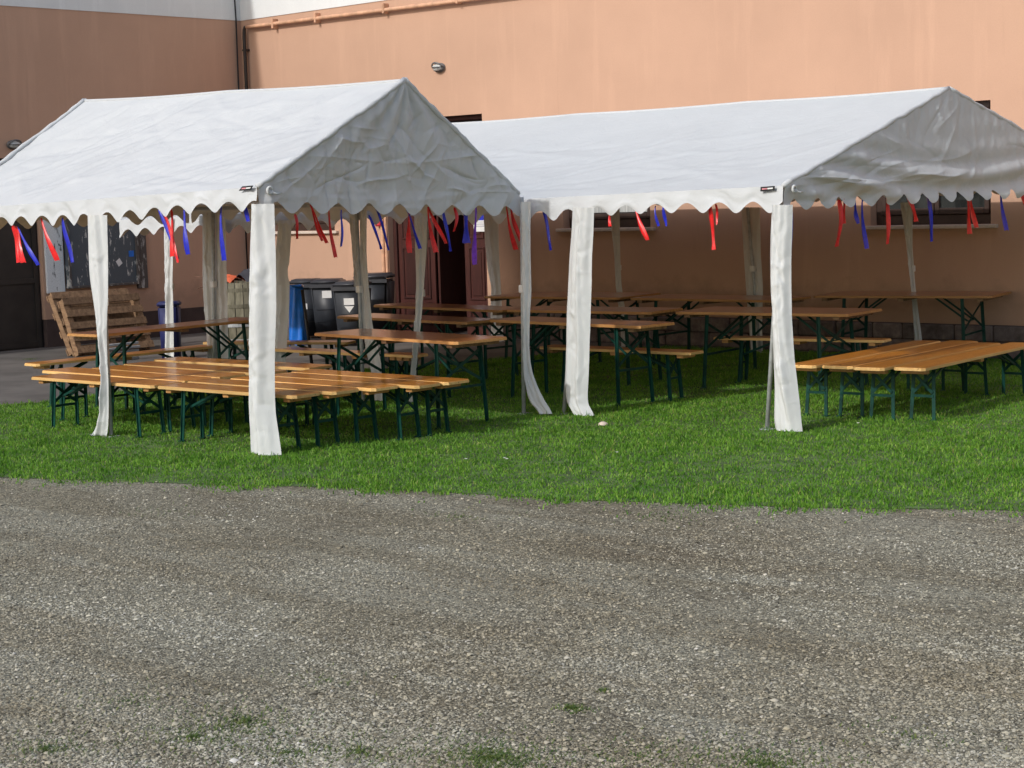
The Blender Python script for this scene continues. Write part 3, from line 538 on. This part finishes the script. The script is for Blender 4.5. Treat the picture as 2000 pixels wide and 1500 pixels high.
# ------------------------------------------------------------------ tents
def scallop(t, pitch=.333): return .155+.045*np.cos(2*np.pi*t/pitch)
def tent(name, label, x0, x1, yf, yb, ef, eb, zr, bays, rx0, rx1, seed, gable_style, tag_px, tagplane):
    zrf = zr if callable(zr) else (lambda x: zr); t = thing(name, label, 'tent', ((x0+x1)/2, (yf+yb)/2, 0)); ym = (yf+yb)/2; L = x1-x0
    # roof slopes
    nx, ny = int(L*34), 70
    for side, (ye, e_fn) in enumerate(((yf, ef), (yb, eb))):
        U, V = np.meshgrid(np.linspace(0, 1, nx), np.linspace(0, 1, ny)); Xe = x0+L*U; Xr = rx0+(rx1-rx0)*U; X = Xe*(1-V)+Xr*V; Y = ye+(ym-ye)*V; Ze = e_fn(Xe); Zr = np.vectorize(zrf)(Xr); Z = Ze*(1-V)+Zr*V
        bay = np.abs(np.sin(np.pi*U*bays)); sag = -.042*bay*np.sin(np.pi*V)-.012*np.sin(np.pi*V)-.012*bay*V
        P, Q = U*L, V*math.hypot(ym-ye, zrf(rx1)-2)
        cr = creases(P, Q, 90, seed+side, .013, (.4, 1.5), (.02, .07), (0, L, 0, 2), (0.5 if side == 0 else 0, .5)) + creases(P, Q, 140, seed+5+side, .009, (.1, .35), (.015, .04), (0, L, 0, 2))
        cr += .005*fbm(P, Q, 2.2, seed+side); Z = Z+sag+cr*np.minimum(1, np.minimum(V, 1-V)*12)
        MB().grid(np.stack([X, Y, Z], 2)).build('roof_slope', 'tent_cloth', t, True)
    # ridge seam
    MB().tube([(rx0+(rx1-rx0)*i/40, ym, zrf(rx0+(rx1-rx0)*i/40)-.012*abs(math.sin(math.pi*bays*i/40))) for i in range(41)], .016, 6).build('ridge_seam', 'tent_cloth', t, True)
    # valances along the eaves
    for side, (ye, e_fn, sg) in enumerate(((yf, ef, -1), (yb, eb, 1))):
        n = int(L*40); U, V = np.meshgrid(np.linspace(0, 1, n), np.linspace(0, 1, 10)); X = x0+L*U; P = U*L
        H = scallop(P)*(1+.10*np.sin(P*1.9+seed)); Z = e_fn(X)-V*H
        D = creases(P, V*.2, 40, seed+20+side, .012, (.1, .4), (.02, .05), (0, L, 0, .2))+.016*fbm(P*.6, V*.5, 3.0, seed+3)*V+.012*V*np.sin(P*2*math.pi/.333)
        Y = ye+sg*(.004+.010*V)+D*np.minimum(1, V*3)*sg
        MB().grid(np.stack([X, Y, Z], 2)).build('valance', 'tent_cloth', t, True)
    # gable panels with their own scalloped hem
    for xe, xr, sg in ((x1, rx1, 1), (x0, rx0, -1)):
        n = 260; W_ = abs(yb-yf); zr_ = zrf(xr); U, V = np.meshgrid(np.linspace(0, 1, n), np.concatenate([np.linspace(0, .999, 9), 1+np.linspace(0, 1, 110)])); Y = yf+(yb-yf)*U
        Ze = ef(np.array(xe))*(1-U)+eb(np.array(xe))*U; T = (zr_-Ze)*(1-np.abs(2*U-1)); P = U*W_
        low = np.clip(V, 0, 1); hi = np.clip(V-1, 0, 1); Z = Ze-(1-low)*scallop(P)*(1.02) + hi*T; Q = Z-1.7
        k = np.minimum(1, np.minimum((Ze+T-Z)*9, 1))
        if gable_style == 'crumple':
            D = creases(P, Q, 90, seed+40, .024, (.10, .45), (.010, .030), (.15, W_*.97, 0, 1.1))+creases(P, Q, 160, seed+41, .010, (.05, .2), (.006, .016), (.1, W_, 0, 1.0))+.024*fbm(P, Q, 1.3, seed)
            eL = (Ze+T-Z)                                   # distance below the sloping edge
            D += np.where(U < .5, 1, .45)*.020*np.sin(P*34+2.5*np.sin(P*5)+Q*9)*np.exp(-eL/.16)   # gathers along the edge seam
            ang = np.arctan2(P-W_*.5, (zr_-1.7)-Q+.02); D += .016*np.sin(ang*13+.8*np.sin(Q*4))*np.clip(Q, 0, 1)   # tension fans from the peak
            for pv in (.26, .48, .74): D += .012*np.exp(-np.abs(P-W_*pv-.02*np.sin(Q*7))/.018)     # packing folds
            for qh in (.30, .62): D += .009*np.exp(-np.abs(Q-qh-.03*np.sin(P*3))/.016)
        else:
            cat = Q - .10 - .42*((U-.55)/.55)**2*(1); D = .030*np.sin(cat*26+1.5*np.sin(U*4))*np.exp(-((cat-.10)/.30)**2)+creases(P, Q, 60, seed+40, .012, (.12, .6), (.010, .03), (.2, W_, .3, 1.1))+creases(P, Q, 30, seed+43, .020, (.5, 1.3), (.015, .04), (.1, W_*.5, .05, .5), (.25, .12))+.014*fbm(P, Q, 1.8, seed)
            pk = np.exp(-np.abs(Ze+T-Z)/.07); D += pk*.012*np.sin(P*42+3*np.sin(P*3))
        X = xe+(xr-xe)*hi*(1-np.abs(2*U-1))+sg*.012+(D*k)*sg+.010*sg*(1-low)*np.sin(P*2*math.pi/.333)
        MB().grid(np.stack([X, Y, Z], 2)).build('gable_panel', 'tent_cloth', t, True)
        # cloth rolled over the gable edge
        for a, b in (((xe, yf, float(ef(np.array(xe)))), (xr, ym, zrf(xr))), ((xe, yb, float(eb(np.array(xe)))), (xr, ym, zrf(xr)))):
            a, b = Vector(a), Vector(b); rn = random.Random(seed); pts = [a.lerp(b, i/26)+Vector((sg*.004*rn.uniform(-1, 1), 0, .006*rn.uniform(-1, 1))) for i in range(27)]; MB().tube(pts, [.022*rn.uniform(.8, 1.25) for _ in pts], 6).build('edge_seam', 'tent_cloth', t, True)
    # steel frame: eave rails, rafters, ridge tube
    for i in range(bays+1):
        u = i/bays; xe = x0+.06+(L-.12)*u; xr = rx0+.06+(rx1-rx0-.12)*u
        m = MB().tube([(xe, yf+.05, float(ef(np.array(xe)))-.04), (xr, ym, zrf(xr)-.075)], .019, 8).tube([(xe, yb-.05, float(eb(np.array(xe)))-.04), (xr, ym, zrf(xr)-.075)], .019, 8); m.build('rafter', 'galvanised', t, True)
    for ye, ef_, d in ((yf, ef, .05), (yb, eb, -.05)): MB().tube([(x0+.06, ye+d, float(ef_(np.array(x0)))-.05), (x1-.06, ye+d, float(ef_(np.array(x1)))-.05)], .019, 8).build('eave_rail', 'galvanised', t, True)
    MB().tube([(rx0+.06, ym, zrf(rx0)-.09), (rx1-.06, ym, zrf(rx1)-.09)], .019, 8).build('ridge_tube', 'galvanised', t, True)
    # corner eyelet with cord end, and the maker's tag on the valance
    zc = float(ef(np.array(x1)))
    MB().tube([Vector((x1+.045+.0*math.cos(a), yf+.09+.026*math.cos(a), zc-.03+.026*math.sin(a))) for a in np.linspace(0, 2*math.pi, 13)], .011, 6).build('eyelet', 'drape_cloth', t, True)
    MB().tube([(x1+.04, yf+.09, zc-.035), (x1+.06, yf+.14, zc-.06), (x1+.05, yf+.20, zc-.055)], .009, 6).build('cord', 'drape_cloth', t, True)
    c = [PY(px, py, yf-.035) for px, py in tag_px]; tg = MB().add(c, [(0, 1, 2, 3)]).build('maker_tag', 'black', t)
    lerp2 = lambda u, v: (c[0]*(1-u)+c[1]*u)*(1-v)+(c[3]*(1-u)+c[2]*u)*v+Vector((0, -.003, 0))
    MB().add([lerp2(.12, .35), lerp2(.48, .35), lerp2(.48, .65), lerp2(.12, .65)], [(0, 1, 2, 3)]).build('tag_print', 'tag_pink', tg); MB().add([lerp2(.50, .35), lerp2(.88, .35), lerp2(.88, .65), lerp2(.50, .65)], [(0, 1, 2, 3)]).build('tag_print', 'sticker', tg)
    return t
AYF, AYB, BYF, BYB = -9.35, -6.33, -6.2, -.42
AX0, AX1, BX0, BX1 = 6.80, 11.65, 5.30, 14.42
efA = lambda x: 2.118-.021*(11.63-x); ebA = lambda x: 2.005+0*x
efB = lambda x: 2.00-.016*(14.4-x); ebB = lambda x: 2.02+0*x
apA = PY(790, 157, (AYF+AYB)/2); apAl = PY(165, 197, (AYF+AYB)/2); apB = PY(1853, 172, (BYF+BYB)/2)
tA = tent('party_tent', 'smaller white party tent on the left with a crumpled gable', AX0, AX1, AYF, AYB, efA, ebA, (lambda x: apA.z+(apAl.z-apA.z)*(apA.x-x)/(apA.x-apAl.x)), 2, apAl.x, apA.x, 3, 'crumple', ((466, 373), (490, 371), (495, 362), (473, 364)), AYF)
tB = tent('party_tent', 'long white party tent on the right, reaching back to the wall', BX0, BX1, BYF, BYB, efB, ebB, apB.z, 4, BX0+.05, apB.x, 9, 'swag', ((1485, 374), (1513, 371.5), (1513.5, 363), (1485.5, 365)), BYF)
def drape(par, yplane, rows, seed, fold=.05, wrap=0, mat='drape_cloth', sub=5):
    """cloth strip hanging at a post: rows of (py, px_left, px_right) on the post's vertical plane"""
    rows = sorted(rows); py = np.array([q[0] for q in rows], float); l = np.array([q[1] for q in rows], float); rr = np.array([q[2] for q in rows], float)
    yy = np.linspace(py[0], py[-1], 110); ll = np.interp(yy, py, l); rl = np.interp(yy, py, rr); k = np.ones(9)/9
    sm_ = lambda a: np.convolve(np.pad(a, 4, mode='edge'), k, 'valid'); ll, rl = sm_(ll), sm_(rl); n = 25; A = np.zeros((110, n, 3))
    for i in range(110):
        for j in range(n): A[i, j] = PY(ll[i]+(rl[i]-ll[i])*j/(n-1), yy[i], yplane)
    U, V = np.meshgrid(np.linspace(0, 1, n), np.linspace(0, 1, 110)); P, Q = U*.3, V*1.8
    D = creases(P, Q, 60, seed, .013, (.05, .22), (.008, .022), (0, .3, 0, 1.8))+creases(P, Q, 12, seed+1, .014, (.3, .8), (.014, .035), (.05, .25, 0, 1.8), (1.5, .15)); D += .016*np.sin(U*2*math.pi*1.6+seed+1.2*np.sin(V*3+seed))*(.5+.5*V)+.006*np.sin(U*2*math.pi*3.7+2*np.sin(V*5+seed)); D *= np.sin(np.pi*np.clip(U, .02, .98))**.6
    A[:, :, 1] -= D + fold*np.sin(np.pi*U) + wrap*np.abs(U-.45)*-.35
    A[:, :, 2] = np.maximum(A[:, :, 2], .012)
    return MB().grid(A).build('drape', mat, par, True)
def pole(par, y, top, bot, clip=None):
    a = PY(*top, y); b = PY(*bot, y); b.z = 0.0
    p = MB().tube([b, a], .019, 10).build('post', 'galvanised', par, True)
    if b.z < .3: MB().cbox((b.x-.06, b.y-.06, .002), (b.x+.06, b.y+.06, .008), .002).build('base_plate', 'galvanised', p)
    m = a.lerp(b, .42); MB().cbox((m.x-.028, m.y-.028, m.z-.035), (m.x+.028, m.y+.028, m.z+.035), .006).build('clip', 'sticker', p)
# small tent
pole(tA, AYF+.04, (508, 372), (514, 884)); drape(tA, AYF-.03, [(398, 486, 528), (500, 482, 531), (600, 482, 532), (700, 481, 529), (800, 481, 529), (840, 483, 535), (893, 485, 543)], 21, .05, .2)
pole(tA, AYF+.02, (195, 396), (218, 864)); drape(tA, AYF-.03, [(420, 171, 209), (500, 173, 211), (540, 175, 211), (580, 181, 211), (620, 187, 209), (660, 192, 208), (700, 197, 209), (740, 202, 211), (780, 200, 212), (820, 193, 212), (840, 186, 211), (855, 177, 209), (866, 169, 205)], 22, .04)
pole(tA, AYB-.02, (1019, 385), (1023, 806)); drape(tA, AYB-.05, [(395, 1018, 1037), (460, 1019, 1036), (520, 1019, 1037), (570, 1020, 1038), (620, 1024, 1035), (680, 1026, 1034), (720, 1026, 1038), (750, 1027, 1048), (780, 1030, 1062), (800, 1045, 1075), (808, 1060, 1082)], 23, .03)
pole(tA, AYB-.02, (696, 405), (710, 784)); drape(tA, AYB+.02, [(405, 702, 717), (500, 703, 716), (560, 704, 720), (640, 707, 728), (690, 716, 740), (727, 726, 747), (788, 733, 752)], 24, .02); drape(tA, AYB+.03, [(405, 680, 692), (480, 688, 695), (560, 694, 698)], 25, .01)
pole(tA, AYB-.02, (416, 405), (419, 758)); drape(tA, AYB+.02, [(415, 396, 415), (540, 396, 415), (600, 399, 417), (650, 404, 417), (700, 407, 418), (760, 410, 419)], 26, .02); drape(tA, AYB+.02, [(415, 421, 440), (540, 421, 443), (650, 421, 445), (760, 422, 446)], 27, .02)
pole(tA, AYF+.04, (-140, 416), (-132, 838))
# long tent
pole(tB, BYF+.04, (1527, 372), (1498, 841)); drape(tB, BYF-.03, [(400, 1503, 1543), (450, 1501, 1542), (500, 1500, 1540), (560, 1501, 1540), (620, 1505, 1541), (700, 1507, 1546), (760, 1509, 1553), (800, 1508, 1558), (836, 1508, 1561), (846, 1514, 1563)], 31, .05, .2)
pole(tB, BYF+.03, (1138, 395), (1101, 811)); drape(tB, BYF-.03, [(405, 1119, 1160), (450, 1117, 1159), (500, 1113, 1156), (560, 1110, 1155), (620, 1107, 1153), (680, 1106, 1151), (740, 1104, 1149), (780, 1105, 1147), (800, 1112, 1150), (812, 1126, 1166)], 32, .05)
pole(tB, BYF+.03, (836, 415), (806, 786)); drape(tB, BYF-.03, [(420, 809, 835), (480, 811, 833), (540, 813, 829), (600, 812, 825), (650, 808, 820), (720, 804, 812), (786, 799, 810)], 33, .02)
pole(tB, BYF+.03, (560, 422), (545, 766)); drape(tB, BYF-.03, [(430, 544, 570), (470, 541, 568), (500, 537, 566), (524, 532, 564), (533, 533, 556), (541, 537, 566), (600, 536, 565), (650, 534, 561), (700, 530, 558), (768, 528, 556)], 34, .05)
pole(tB, BYF+.03, (336, 422), (331, 748)); drape(tB, BYF-.03, [(425, 321, 338), (470, 320, 338), (540, 323, 337), (640, 323, 339), (700, 322, 340), (748, 322, 341)], 35, .03)
pole(tB, BYB-.03, (1772, 395), (1795, 682)); drape(tB, BYB-.06, [(395, 1758, 1783), (480, 1770, 1782), (560, 1779, 1788), (600, 1782, 1793), (665, 1786, 1801), (684, 1788, 1803)], 36, .02)
pole(tB, BYB-.03, (1460, 405), (1484, 686)); drape(tB, BYB-.0, [(405, 1447, 1484), (500, 1453, 1486), (560, 1457, 1490), (640, 1463, 1488), (686, 1467, 1490)], 37, .02)
pole(tB, BYB-.03, (1200, 410), (1220, 681)); drape(tB, BYB-.06, [(405, 1190, 1210), (500, 1200, 1211), (560, 1203, 1214), (620, 1211, 1223), (683, 1214, 1226)], 38, .02)
pole(tB, BYB-.03, (966, 415), (978, 676)); drape(tB, BYB-.06, [(410, 944, 974), (480, 948, 974), (530, 953, 976), (560, 960, 978), (600, 958, 980), (678, 960, 984)], 39, .03)
pole(tB, BYB-.03, (2120, 360), (2140, 690))

# ------------------------------------------------------------------ tables and benches
CACHE = {}
def furniture_meshes(kind, L, Wd):
    key = (kind, round(L, 2), round(Wd, 2))
    if key in CACHE: return CACHE[key]
    H = .77 if kind == 'table' else .47; th = .026; out = []; c = .03
    def plank(y0, y1):
        bm = bmesh.new(); pts = [(-L/2+c, y0), (L/2-c, y0), (L/2, y0+c), (L/2, y1-c), (L/2-c, y1), (-L/2+c, y1), (-L/2, y1-c), (-L/2, y0+c)]
        f = bm.faces.new([bm.verts.new((x, y, H-th)) for x, y in pts]); r_ = bmesh.ops.extrude_face_region(bm, geom=[f]); bmesh.ops.translate(bm, verts=[v for v in r_['geom'] if isinstance(v, bmesh.types.BMVert)], vec=(0, 0, th))
        bm.normal_update(); bmesh.ops.recalc_face_normals(bm, faces=bm.faces[:]); bmesh.ops.bevel(bm, geom=[e for e in bm.edges if all(v.co.z > H-.001 for v in e.verts)], offset=.006, segments=2, affect='EDGES')
        m = MB().from_bm(bm); me = m.mesh('top', 'varnished' if kind == 'bench' else 'table_varnish'); me.materials.append(MATS['wood_edge' if kind == 'bench' else 'table_edge'])
        for p in me.polygons:
            if abs(p.normal.z) < .5: p.material_index = 1
        return me
    out.append(('tabletop' if kind == 'table' else 'seat', plank(-Wd/2, Wd/2), None))
    zb = H-th-.003; xs = L/2-.34 if kind == 'table' else L/2-.30; bw = Wd-.06
    for x in (-L/2+.13, 0, L/2-.13): out.append(('batten', MB().cbox((x-.035, -bw/2, zb-.032), (x+.035, bw/2, zb), .003).mesh('batten', 'table_edge' if kind == 'bench' else 'raw_wood'), None))
    lw = .031
    for sx in (-1, 1):
        x = sx*xs; spread = .03 if kind == 'table' else .015; yl = Wd/2-.055
        for sy in (-1, 1):
            m = MB(); a = Vector((x, sy*yl, zb-.004)); b = Vector((x+sx*.035, sy*(yl+spread), 0)); m.beam(a, b, lw, .006, (1, 0, 0)).beam(a+Vector((lw/2, 0, 0)), b+Vector((lw/2, 0, 0)), .006, lw, (1, 0, 0)); m.beam(b+Vector((0, 0, .004)), b+Vector((0, 0, .012)), .05, .05, (1, 0, 0)); out.append(('leg', m.mesh('leg', 'green_steel'), None))
        m = MB(); z1, z0 = H*.86, H*.50
        m.beam((x+.01*sx, -yl, z1), (x+.02*sx, yl, z0), .026, .006, (1, 0, 0)).beam((x+.017*sx, yl, z1), (x+.027*sx, -yl, z0), .026, .006, (1, 0, 0)); out.append(('cross_brace', m.mesh('cross_brace', 'green_steel'), None))
        m = MB().beam((x+.022*sx, -yl-.01, H*.44), (x+.022*sx, yl+.01, H*.44), .012, .022); out.append(('crossbar', m.mesh('crossbar', 'green_steel'), None))
        m = MB().beam((x-sx*.005, -yl*.3, H*.62), (x-sx*.36, -yl*.3, zb-.01), .012, .02).beam((x-sx*.005, yl*.3, H*.62), (x-sx*.36, yl*.3, zb-.01), .012, .02); m.beam((x-.0, -yl*.3, H*.62), (x, yl*.3, H*.62), .012, .012); out.append(('strut', m.mesh('strut', 'green_steel'), None))
    CACHE[key] = out; return out
def furnish(kind, p, q, Wd, label, group, far_side=1):
    """p,q: ends (x, y) of the long edge nearest the camera; far_side = which side the rest lies on"""
    p, q = Vector(p), Vector(q); d = (q-p); L = d.length; d.normalize(); n = Vector((-d.y, d.x))*far_side; c = (p+q)/2+n*Wd/2; L = round(L*20)/20
    t = thing('folding_table' if kind == 'table' else 'folding_bench', label, kind, (c.x, c.y, .004), math.atan2(d.y, d.x), group)
    for nm, me, _ in furniture_meshes(kind, L, Wd): link(nm, me, t, None, False)
    return t
GT, GB = 'folding beer tables under the tents', 'folding benches under the tents'
for p, q, w, lab in (
    ((9.96, -7.38), (12.03, -7.60), .60, 'bright orange folding table nearest the camera, between the two tents'),
    ((11.55, -1.40), (13.50, -.98), .85, 'folding table against the wall below the rightmost window'),
    ((11.60, -4.00), (13.48, -3.78), .82, 'folding table behind the large tent’s front corner drape'),
    ((7.45, -2.45), (9.45, -2.25), .95, 'folding table just right of the red door'),
    ((9.60, -2.25), (11.60, -2.20), .75, 'folding table along the brown wall in the middle of the long tent'),
    ((7.25, -4.12), (9.56, -4.38), .50, 'folding table right in front of the red door'),
    ((8.33, -5.65), (10.43, -5.83), .50, 'folding table in front of the bins, second row from the door'),
    ((10.40, -5.49), (12.45, -5.64), .52, 'folding table crossing behind the middle white drape, nearest row of the long tent'),
    ((9.55, -4.30), (11.38, -4.12), .66, 'folding table crossing behind the middle white drape, second row')):
    furnish('table', p, q, w, lab, GT)
furnish('table', (7.92, -8.36), (7.80, -6.10), .52, 'folding table running toward the barrel at the left end', GT)
rows = [((8.25, -9.35), (10.06, -9.29), 'first'), ((7.78, -8.93), (9.98, -8.92), 'second'), ((8.05, -8.57), (10.02, -8.56), 'third'), ((8.02, -8.17), (10.1, -8.16), 'fourth'), ((7.88, -7.72), (10.14, -7.62), 'fifth')]
for p, q, o in rows: furnish('bench', p, q, .345, f'bench in the left half of pushed-together benches under the small tent, {o} from the front', GB)
rows = [((10.10, -9.28), (11.83, -9.23), 'first'), ((10.03, -8.92), (11.92, -8.89), 'second'), ((10.18, -8.58), (12.04, -8.56), 'third'), ((10.28, -8.26), (12.21, -8.25), 'fourth'), ((10.26, -7.94), (12.24, -7.94), 'fifth')]
for p, q, o in rows: furnish('bench', p, q, .30, f'bench in the right half of pushed-together benches under the small tent, {o} from the front', GB)
for (nx_, ny_), (fx_, fy_), w, o in (((14.24, -5.50), (14.03, -2.97), .27, 'leftmost'), ((14.56, -5.44), (14.36, -2.85), .29, 'second from left'), ((14.87, -5.46), (14.65, -2.95), .285, 'third from left'), ((15.18, -5.32), (14.97, -2.85), .28, 'rightmost and nearest')):
    furnish('bench', (nx_, ny_), (fx_, fy_), w, f'orange bench in the row of four at the right, {o}', GB)
furnish('bench', (11.66, -3.44), (13.47, -3.12), .25, 'bench in the shade behind the right corner drape of the long tent', GB)
furnish('bench', (10.65, -5.02), (12.50, -4.96), .27, 'bench behind the middle white drape of the long tent', GB)
furnish('bench', (6.57, -6.10), (8.26, -5.42), .25, 'bench before the blue bag and bins, the farther of two', GB)
furnish('bench', (7.62, -6.36), (9.45, -6.34), .25, 'bench before the bins behind the knotted drape, the nearer of two', GB)
furnish('bench', (7.14, -8.56), (7.12, -6.30), .26, 'bench at the left end, alongside the table by the pallets', GB)
furnish('bench', (9.70, -6.29), (10.14, -6.27), .24, 'very short bench with crossed braces behind the orange table', GB)

# ------------------------------------------------------------------ ribbons
RIB = {
 'front hem of the small tent': (('y', AYF+.03), [(25, 440, 37, 512, 10, 'r'), (30, 442, 47, 512, 9, 'r'), (32, 442, 75, 517, 8, 'b'), (80, 425, 110, 508, 9, 'r'), (124, 425, 139, 512, 8, 'b'), (312, 410, 346, 505, 8, 'b'), (318, 410, 349, 512, 7, 'r'), (333, 408, 338, 500, 7, 'r'), (357, 410, 368, 496, 8, 'b'), (432, 392, 436, 508, 7, 'b'), (476, 380, 482, 432, 8, 'b')]),
 'gable hem of the small tent': (('x', AX1-.04), [(576, 418, 582, 466, 7, 'r'), (604, 400, 640, 474, 6, 'r'), (606, 402, 630, 470, 5, 'r'), (642, 408, 654, 502, 6, 'r'), (668, 410, 664, 481, 4, 'b'), (722, 420, 744, 486, 6, 'b'), (733, 400, 760, 488, 6, 'b'), (790, 400, 822, 485, 6, 'b'), (797, 412, 801, 493, 9, 'r'), (835, 404, 850, 492, 8, 'r'), (838, 404, 869, 475, 8, 'r'), (866, 410, 879, 490, 7, 'b'), (888, 405, 887, 451, 7, 'r'), (905, 396, 913, 474, 14, 'b'), (927, 405, 929, 516, 8, 'p'), (988, 404, 1007, 487, 8, 'r'), (999, 404, 1014, 470, 8, 'r')]),
 'front hem of the long tent': (('y', BYF+.03), [(1060, 405, 1077, 488, 8, 'b'), (1189, 405, 1193, 441, 5, 'r'), (1236, 398, 1265, 468, 9, 'r'), (1280, 402, 1285, 441, 4, 'b'), (1296, 400, 1300, 441, 6, 'b'), (1388, 398, 1393, 487, 9, 'r'), (1398, 398, 1401, 438, 5, 'r'), (1544, 400, 1544, 496, 5, 'b')]),
 'gable hem of the long tent': (('x', BX1-.04), [(1638, 390, 1636, 481, 11, 'r'), (1646, 388, 1651, 436, 6, 'r'), (1668, 392, 1677, 436, 7, 'b'), (1684, 390, 1691, 485, 7, 'b'), (1734, 380, 1731, 476, 8, 'r'), (1774, 378, 1788, 432, 10, 'r'), (1811, 376, 1821, 471, 9, 'b'), (1886, 370, 1896, 456, 8, 'r'), (1890, 370, 1908, 444, 8, 'r'), (1954, 360, 1964, 449, 7, 'b'), (1992, 355, 2004, 412, 7, 'r')])}
ORD = ['first', 'second', 'third', 'fourth', 'fifth', 'sixth', 'seventh', 'eighth', 'ninth', 'tenth', 'eleventh']
CN = {'r': ('red', 'red_ribbon'), 'b': ('blue', 'blue_ribbon'), 'p': ('purple', 'purple_ribbon')}
for where, ((ax, pl), lst) in RIB.items():
    cnt = {}
    for i, (xa, ya, xb, yb_, w, c) in enumerate(sorted(lst)):
        cnt[c] = cnt.get(c, 0)+1; total = sum(1 for l in lst if l[5] == c)
        f = PY if ax == 'y' else PX; rr_ = random.Random(i*7+len(where)); n = 14; A = np.zeros((n, 4, 3)); tw = rr_.uniform(-.5, .5)
        for k in range(n):
            t_ = k/(n-1); bow = 2.5*math.sin(math.pi*t_)*rr_.choice([1, 1])*(1 if xb > xa else -1)*-.6; wk = 1.3*w*(1 if t_ > .06 else .5)*(.62+.42*t_)*(.72+.30*math.cos((4+i%3)*t_+i))
            for j in range(4):
                p = f(xa+(xb-xa)*t_+bow+(j/3-.5)*wk, ya+(yb_-ya)*t_+(1.5*(j % 2) if k == n-1 else 0), pl); off = .012*math.sin(4*t_+i)+.010*math.sin(j*2.1+tw+3*t_)
                if ax == 'y': p.y += off
                else: p.x += off
                A[k, j] = p
        col, mt = CN[c]; lab = f'{col} ribbon on the {where}' + (f', {ORD[cnt[c]-1]} {col} one from the left' if total > 1 else '')
        tag(MB().grid(A).build('ribbon', mt, None, True), lab, 'ribbon', 'red and blue ribbons tied to the tent hems')

# ------------------------------------------------------------------ small things on the lawn
fp = G(1178, 833); tag(MB().lathe((fp.x, fp.y, 0), [(.015, .005), (.045, .012), (.04, .03), (.015, .042)], 9).build('stone', 'sill', None, True), 'pale stone lying in the grass before the middle drape', 'stone')
for (px, py) in ((910, 897), (985, 895), (990, 897), (1205, 884), (1676, 827)):
    c = G(px, py, .05); m = MB()
    for k in range(8): a = k*math.pi/4; m.add([(c.x, c.y, c.z), (c.x+.013*math.cos(a-.3), c.y+.013*math.sin(a-.3), c.z+.006), (c.x+.013*math.cos(a+.3), c.y+.013*math.sin(a+.3), c.z+.006)], [(0, 1, 2)])
    o = thing('daisy', 'small white daisy blooming in the lawn', 'flower', (c.x, c.y, 0), 0, 'daisies in the lawn'); m.build('petals', 'petal', o); MB().tube([(c.x, c.y, 0), (c.x, c.y, c.z)], .0025, 5).build('stem', 'leaf', o)

# ------------------------------------------------------------------ two trees across the yard, seen only in the window panes
def tree(x, y, h, seed, label):
    r = random.Random(seed); t = thing('tree', label, 'tree', (x, y, 0), 0, 'trees across the yard'); m = MB()
    m.tube([(x, y, 0), (x+.1, y, h*.3), (x-.1, y+.1, h*.6), (x, y, h*.85)], [.22, .18, .12, .04], 10); tips = []
    for k in range(9):
        a = k*2.4; z = h*(.3+.05*k); q = (x+math.cos(a)*h*.24, y+math.sin(a)*h*.24, z+h*.16); m.tube([(x, y, z), q], [.07, .02], 6); tips.append(q)
    m.build('trunk', 'brown_board', t, True); n = 5200; C = np.array(tips+[(x, y, h*.9), (x, y, h*.7), (x+.5, y, h*.6)]); g_ = np.random.default_rng(seed); P = C[g_.integers(0, len(C), n)]+g_.normal(0, h*.085, (n, 3))
    a = g_.normal(0, 1, (n, 3)); a /= np.linalg.norm(a, axis=1)[:, None]; b = np.cross(a, g_.normal(0, 1, (n, 3))); b /= np.linalg.norm(b, axis=1)[:, None]; sz = g_.uniform(.08, .17, n)[:, None]
    V = np.stack([P-a*sz, P+b*sz*.5, P+a*sz, P-b*sz*.5], 1).reshape(-1, 3); link('crown', np_mesh('crown', V, np.arange(4*n).reshape(-1, 4), 'leaf', 4), t)
tree(-1.5, -31, 8.5, 1, 'broad leafy tree across the yard, mirrored in the right window'); tree(-8.5, -33, 9.5, 2, 'taller leafy tree farther left across the yard'); tree(4.5, -35, 8.0, 3, 'leafy tree farther right across the yard')
